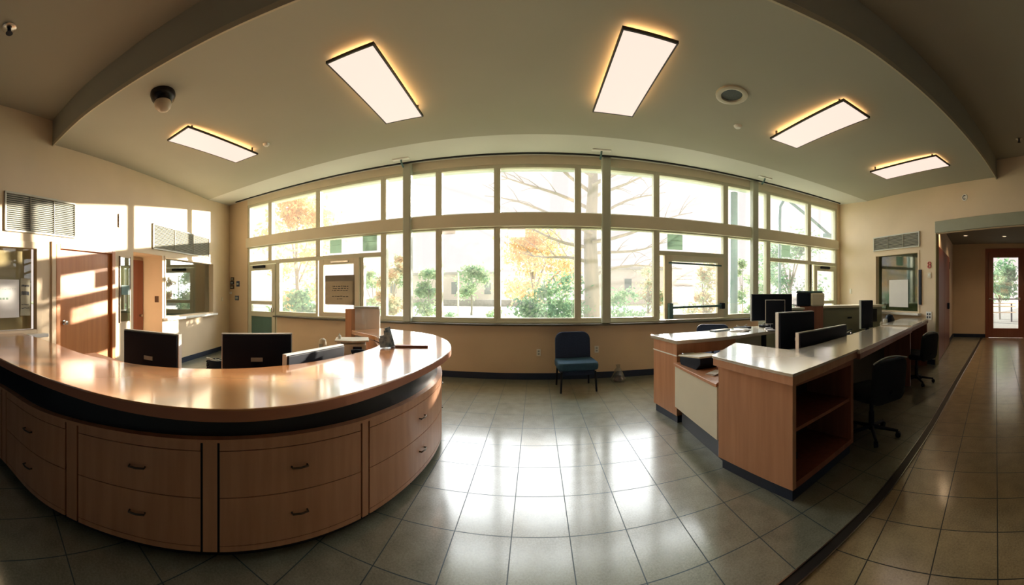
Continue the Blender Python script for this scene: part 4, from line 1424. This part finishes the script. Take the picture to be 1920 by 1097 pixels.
# credenza wall behind monitors
t = thing('credenza', 'long grey-green credenza with shelf top by the window corner', 'credenza', (4.8, 4.85, 0), math.radians(-18))
G().box(0.26, 1.75, -0.18, 0.22, 0.0, 1.14).build('body', mat('grey_green_laminate', (140, 142, 118), 0.5, var=0.04), t, bevel=0.004)
G().box(0.24, 1.79, -0.22, 0.26, 1.14, 1.185).build('top', M_beam, t, bevel=0.004)
G().box(0.85, 0.95, -0.19, -0.18, 0.92, 0.95).build('handle', M_blk, t)
G().box(1.2, 1.6, -0.20, -0.18, 0.82, 1.10).build('dark_opening', M_dark, t)
t = thing('filing_cabinet', 'low grey-green cabinet behind the large dark monitor', 'cabinet', (3.85, 4.55, 0), math.radians(-20))
G().box(-0.32, 0.36, -0.2, 0.2, 0, 1.16).build('body', MATS['grey_green_laminate'], t, bevel=0.004)
G().box(-0.34, 0.38, -0.22, 0.22, 1.16, 1.19).build('top', M_frame, t, bevel=0.004)
t = thing('copier', 'black and beige rounded copier standing by the window corner', 'copier', (4.42, 4.72, 1.0), math.radians(-30))
t.location = (4.58, 4.60, 0)
G().box(-0.20, 0.24, -0.22, 0.2, 0, 1.2).build('cabinet', M_woodd, t, bevel=0.004)
G().box(-0.26, 0.0, -0.24, 0.22, 1.2, 1.455).build('dark_side', M_blk, t, bevel=0.03)
G().box(0.0, 0.26, -0.25, 0.23, 1.2, 1.44).build('front_cover', M_cream, t, bevel=0.03)
G().box(-0.26, 0.24, -0.2, 0.2, 1.44, 1.475).build('lid', M_pipe, t, bevel=0.012)
# clutter at the right end
t = thing('bag', 'dark rounded bag with red edge on the desk under right service window', 'bag', (5.45, 3.35, 0.733), math.radians(20))
G().lathe([(0.0005, 0), (0.16, 0), (0.17, 0.1), (0.15, 0.22), (0.09, 0.30), (0.0005, 0.32)], 26, Matrix.Scale(0.6, 4, (0, 1, 0))).build('body', M_blk, t, True)
G().tube([(0.16, -0.01, 0.02), (0.172, -0.01, 0.1), (0.152, -0.01, 0.22), (0.092, -0.01, 0.3)], 0.012, 8).build('red_trim', M_red, t, True)
t = thing('paper_roll', 'upright white paper roll beside the dark rounded bag', 'paper roll', (5.18, 3.27, 0.733))
G().lathe([(0.012, 0), (0.04, 0), (0.04, 0.25), (0.012, 0.25), (0.012, 0.0)], 20).build('roll', M_paper, t, True)
t = thing('pen_cup', 'black cup of pale pens near the upright far monitor', 'pen cup', (4.95, 3.22, 0.733))
G().lathe([(0.0005, 0), (0.045, 0), (0.05, 0.14), (0.044, 0.14), (0.04, 0.01), (0.0005, 0.01)], 18).build('cup', M_blk, t, True)
R = random.Random(2)
for k in range(6):
    a = R.uniform(0, 6.28)
    G().tube([(0, 0, 0.02), (0.09 * math.cos(a), 0.09 * math.sin(a), 0.2 + R.uniform(0, 0.05))], 0.006, 6).build('pen', M_cream, t)
t = thing('desk_phone', 'black telephone on the far desk base of the narrow monitor', 'telephone', (3.28, 4.18, 0.925), 0.2)
G().box(-0.10, 0.10, -0.08, 0.08, 0, 0.03).build('base', M_blk, t, bevel=0.01)
G().tube([(-0.08, 0, 0.04), (-0.03, 0, 0.055), (0.03, 0, 0.055), (0.08, 0, 0.04)], [0.022, 0.015, 0.015, 0.022], 12).build('handset', M_grayp, t, True)
t = thing('cable_pile', 'loose cables lying behind the low long monitor', 'cables', (4.25, 3.42, 0.733))
for k in range(5):
    pts = [(-0.3 + 0.6 * i / 20, 0.06 * math.sin(i * 0.6 + k) + 0.03 * k, 0.012 + 0.02 * k + 0.01 * math.sin(i)) for i in range(21)]
    G().tube(pts, 0.008, 6).build('cable', M_grayp if k % 2 else M_blk, t, True)

# ------------------------------------------------------------------ outside
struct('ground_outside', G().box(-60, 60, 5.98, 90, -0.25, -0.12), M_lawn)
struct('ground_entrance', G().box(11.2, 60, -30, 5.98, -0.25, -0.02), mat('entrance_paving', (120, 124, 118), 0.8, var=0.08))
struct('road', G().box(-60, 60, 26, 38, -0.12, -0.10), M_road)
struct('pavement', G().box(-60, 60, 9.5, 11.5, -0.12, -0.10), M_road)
struct('roof_eave', G().box(-7.6, 7.6, 6.0, 6.62, 3.76, 3.96), mat('eave_paint', (176, 190, 184), 0.7, var=0.03))


def tree(lab, px, r, ztop, zlow, w, m, nl, seed, ls=0.09, trunk=True, cat='tree', name='tree', dens=1.0, clumps=14):
    R = random.Random(seed)
    p = polar(px, r)
    t = thing(name, lab, cat, (p.x, p.y, -0.12))
    g = G()
    cl = []
    for k in range(clumps):
        a, b = R.uniform(0, 2 * PI), R.random() ** 0.5
        zz = R.uniform(zlow, ztop)
        f = math.sqrt(max(0.08, 1 - abs((zz - (zlow + ztop) / 2) / ((ztop - zlow) / 2)) ** 2.2))
        cl.append((math.cos(a) * b * w / 2 * f, math.sin(a) * b * w / 2 * f, zz + 0.12, R.uniform(0.16, 0.3) * w))
    for k in range(nl):
        c = cl[k % clumps]
        d_ = Vector((R.gauss(0, 1), R.gauss(0, 1), R.gauss(0, 0.75)))
        d_ = d_ * (c[3] * 0.5)
        q = Vector((c[0], c[1], max(0.05, c[2] + d_.z))) + Vector((d_.x, d_.y, 0))
        s_ = ls * R.uniform(0.6, 1.4)
        a1 = Vector((R.uniform(-1, 1), R.uniform(-1, 1), R.uniform(-1, 1))).normalized()
        a2 = a1.orthogonal().normalized()
        g.add([q - a1 * s_, q + a2 * s_ * 0.5, q + a1 * s_, q - a2 * s_ * 0.5], [(0, 1, 2, 3)])
    g.build('foliage', m, t)
    if trunk:
        g = G().tube([(0, 0, 0), (0.03, 0.02, ztop * 0.35), (-0.03, 0.0, ztop * 0.7)], [0.035 * w, 0.028 * w, 0.012 * w], 10)
        for k in range(6):
            c = cl[k]
            g.tube([(0, 0, max(0.2, c[2] * 0.5)), (c[0] * 0.6, c[1] * 0.6, c[2] * 0.85), (c[0], c[1], c[2])], [0.014 * w, 0.009 * w, 0.004 * w], 7)
        g.build('trunk', M_bark, t, True)
    return t


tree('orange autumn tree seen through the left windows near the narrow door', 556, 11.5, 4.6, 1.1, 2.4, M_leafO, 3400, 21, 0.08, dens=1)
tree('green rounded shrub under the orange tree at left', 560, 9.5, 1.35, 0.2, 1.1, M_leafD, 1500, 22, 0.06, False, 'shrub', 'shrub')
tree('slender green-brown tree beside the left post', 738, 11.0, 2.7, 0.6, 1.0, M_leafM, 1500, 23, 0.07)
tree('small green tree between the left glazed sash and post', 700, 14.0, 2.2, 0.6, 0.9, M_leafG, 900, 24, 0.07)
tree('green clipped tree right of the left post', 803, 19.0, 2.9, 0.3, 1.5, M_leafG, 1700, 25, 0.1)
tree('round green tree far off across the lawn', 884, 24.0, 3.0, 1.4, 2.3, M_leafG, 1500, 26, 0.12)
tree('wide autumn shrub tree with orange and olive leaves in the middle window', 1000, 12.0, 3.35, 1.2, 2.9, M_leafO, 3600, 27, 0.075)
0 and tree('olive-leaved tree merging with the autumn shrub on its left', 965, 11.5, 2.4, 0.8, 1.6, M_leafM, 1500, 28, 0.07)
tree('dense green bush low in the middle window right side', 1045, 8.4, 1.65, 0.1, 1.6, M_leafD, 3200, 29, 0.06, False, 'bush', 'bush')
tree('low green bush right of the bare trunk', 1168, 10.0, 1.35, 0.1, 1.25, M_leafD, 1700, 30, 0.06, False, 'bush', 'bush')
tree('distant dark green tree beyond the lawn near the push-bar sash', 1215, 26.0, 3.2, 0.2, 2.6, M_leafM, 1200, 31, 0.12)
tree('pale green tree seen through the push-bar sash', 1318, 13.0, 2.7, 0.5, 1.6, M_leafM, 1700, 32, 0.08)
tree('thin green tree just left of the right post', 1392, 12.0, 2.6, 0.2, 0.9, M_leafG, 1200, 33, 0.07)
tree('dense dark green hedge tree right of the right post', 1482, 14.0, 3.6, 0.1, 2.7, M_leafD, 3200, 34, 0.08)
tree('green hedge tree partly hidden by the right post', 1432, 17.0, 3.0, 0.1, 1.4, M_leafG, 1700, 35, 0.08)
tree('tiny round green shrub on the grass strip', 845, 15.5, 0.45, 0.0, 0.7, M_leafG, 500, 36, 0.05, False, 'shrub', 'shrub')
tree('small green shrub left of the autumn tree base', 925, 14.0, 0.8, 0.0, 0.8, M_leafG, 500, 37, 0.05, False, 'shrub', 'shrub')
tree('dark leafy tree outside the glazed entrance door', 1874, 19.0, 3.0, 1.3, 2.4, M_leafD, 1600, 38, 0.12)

# bare tree with a tall trunk and spreading branches
R = random.Random(5)
bt = polar(1108, 9.0)
t = thing('bare_tree', 'tall bare tree trunk with thin spreading branches', 'tree', (bt.x, bt.y, -0.12))
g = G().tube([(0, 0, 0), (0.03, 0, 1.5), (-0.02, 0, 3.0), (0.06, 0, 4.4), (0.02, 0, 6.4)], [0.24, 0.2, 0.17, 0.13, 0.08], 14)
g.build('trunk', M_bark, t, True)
for k in range(13):
    z0 = 2.0 + 0.24 * k
    sgn = -1 if k % 2 else 1
    pts = []
    rr = []
    L_ = R.uniform(1.6, 3.0)
    for i in range(7):
        u = i / 6
        pts.append((sgn * L_ * u, 0.3 * math.sin(k + u * 3), z0 + 0.9 * u * (0.4 + 0.12 * k) + 0.15 * math.sin(4 * u + k)))
        rr.append(0.045 * (1 - u) + 0.008)
    g = G().tube(pts, rr, 7)
    for j in range(2, 6):
        q = Vector(pts[j])
        for m_ in range(2):
            e_ = q + Vector((sgn * R.uniform(0.2, 0.7), R.uniform(-0.3, 0.3), R.uniform(-0.15, 0.6)))
            g.tube([q, (q + e_) / 2 + Vector((0, 0, 0.05)), e_], [0.012, 0.008, 0.004], 5)
    g.build('branch', M_bark, t, True)
# garden bed
g = G()
R = random.Random(14)
for k in range(2600):
    x, y = R.uniform(-3.4, 3.4), R.uniform(7.2, 9.4)
    s_ = R.uniform(0.03, 0.09)
    z = R.uniform(-0.1, 0.35)
    a1 = Vector((R.uniform(-1, 1), R.uniform(-1, 1), R.uniform(0.2, 1))).normalized()
    a2 = a1.orthogonal().normalized()
    q = Vector((x, y, z))
    g.add([q - a1 * s_, q + a2 * s_ * 0.5, q + a1 * s_, q - a2 * s_ * 0.5], [(0, 1, 2, 3)])
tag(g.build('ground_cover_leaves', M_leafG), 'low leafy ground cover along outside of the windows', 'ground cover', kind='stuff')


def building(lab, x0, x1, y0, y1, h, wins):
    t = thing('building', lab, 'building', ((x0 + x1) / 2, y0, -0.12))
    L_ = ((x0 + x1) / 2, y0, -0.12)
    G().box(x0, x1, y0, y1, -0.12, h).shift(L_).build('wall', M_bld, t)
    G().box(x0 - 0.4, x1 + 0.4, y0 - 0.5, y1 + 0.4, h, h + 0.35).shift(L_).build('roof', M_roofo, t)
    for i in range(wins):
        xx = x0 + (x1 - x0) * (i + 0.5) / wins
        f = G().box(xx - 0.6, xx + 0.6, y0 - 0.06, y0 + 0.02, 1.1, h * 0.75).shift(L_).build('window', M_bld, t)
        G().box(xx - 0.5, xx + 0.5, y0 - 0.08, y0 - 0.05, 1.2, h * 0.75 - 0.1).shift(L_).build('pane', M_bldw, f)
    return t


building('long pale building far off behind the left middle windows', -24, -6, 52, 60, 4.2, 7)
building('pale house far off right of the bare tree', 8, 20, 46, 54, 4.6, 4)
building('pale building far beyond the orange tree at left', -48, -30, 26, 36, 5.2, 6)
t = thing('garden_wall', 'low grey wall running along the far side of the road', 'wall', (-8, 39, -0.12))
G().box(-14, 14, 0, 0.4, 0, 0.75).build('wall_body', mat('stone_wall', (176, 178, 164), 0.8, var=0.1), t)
t = thing('flag_pole', 'thin white pole standing on the lawn left of the round tree', 'pole', tuple(polar(859, 18.0)[:2]) + (-0.12,))
G().lathe([(0.0005, 0), (0.12, 0), (0.12, 0.05), (0.045, 0.07), (0.035, 2.6), (0.0005, 2.62)], 14).build('shaft', M_white, t, True)
# downpipe and curved lamp arm outside right
p = polar(1376, 7.75)
t = thing('downpipe', 'thick teal steel pipe outside between sash and right post', 'pipe', (p.x, p.y, -0.12))
G().lathe([(0.0005, 0), (0.085, 0), (0.085, 3.8), (0.0005, 3.8)], 20).build('pipe', M_pipe, t, True)
G().lathe([(0.0005, 0.0), (0.11, 0.0), (0.11, 0.12), (0.0005, 0.12)], 20).build('collar', M_pipe, t, True)
p0 = polar(1462, 11.0)
t = thing('street_lamp', 'curved goose-neck street lamp outside the right upper window', 'street lamp', (p0.x, p0.y, -0.12))
pts = [Vector((0, 0, 0)), Vector((0, 0, 3.9)), Vector((0.02, 0, 4.3)), Vector((0.15, -0.05, 4.55))]
pts += [Vector((q.x - p0.x, q.y - p0.y, q.z + 0.12)) for q in (polar(1480, 11.0, 4.35), polar(1520, 11.0, 3.8), polar(1556, 11.2, 3.3))]
pp = []
for i in range(len(pts) - 1):
    for k in range(4):
        pp.append(pts[i].lerp(pts[i + 1], k / 4))
pp.append(pts[-1])
G().tube(pp, 0.045, 10).build('arm', M_pipe, t, True)
G().box(-0.25, 0.25, -0.1, 0.1, -0.08, 0.04, Matrix.Translation(pts[-1])).build('lamp_head', M_pipe, t, bevel=0.02)
# outside the entrance door
t = thing('bench', 'metal bench standing outside the glazed entrance door', 'bench', (16.8, 4.3, -0.02), math.radians(-75))
for z in (0.45, 0.75, 0.9):
    G().box(-1.1, 1.1, -0.03, 0.25 if z < 0.5 else 0.03, z, z + 0.05).build('slat', M_steel, t)
for x in (-0.9, 0.9):
    G().box(x - 0.04, x + 0.04, 0, 0.3, 0, 0.95).build('leg', M_blk, t)
struct('canopy_outside', G().box(11.2, 15.0, -3, 7, 3.0, 3.2), M_roofo)

# a thing with a single part becomes one mesh object
for e_ in [o for o in bpy.data.objects if o.type == 'EMPTY' and 'category' in o and len(o.children) == 1]:
    c = e_.children[0]
    if c.children:
        continue
    c.parent = None
    c.matrix_world = Matrix.Translation(e_.location) @ Matrix.Rotation(e_.rotation_euler.z, 4, 'Z')
    nm = e_.name.split('.')[0]
    for k_ in ('label', 'category', 'group'):
        if k_ in e_:
            c[k_] = e_[k_]
    bpy.data.objects.remove(e_)
    c.name = nm
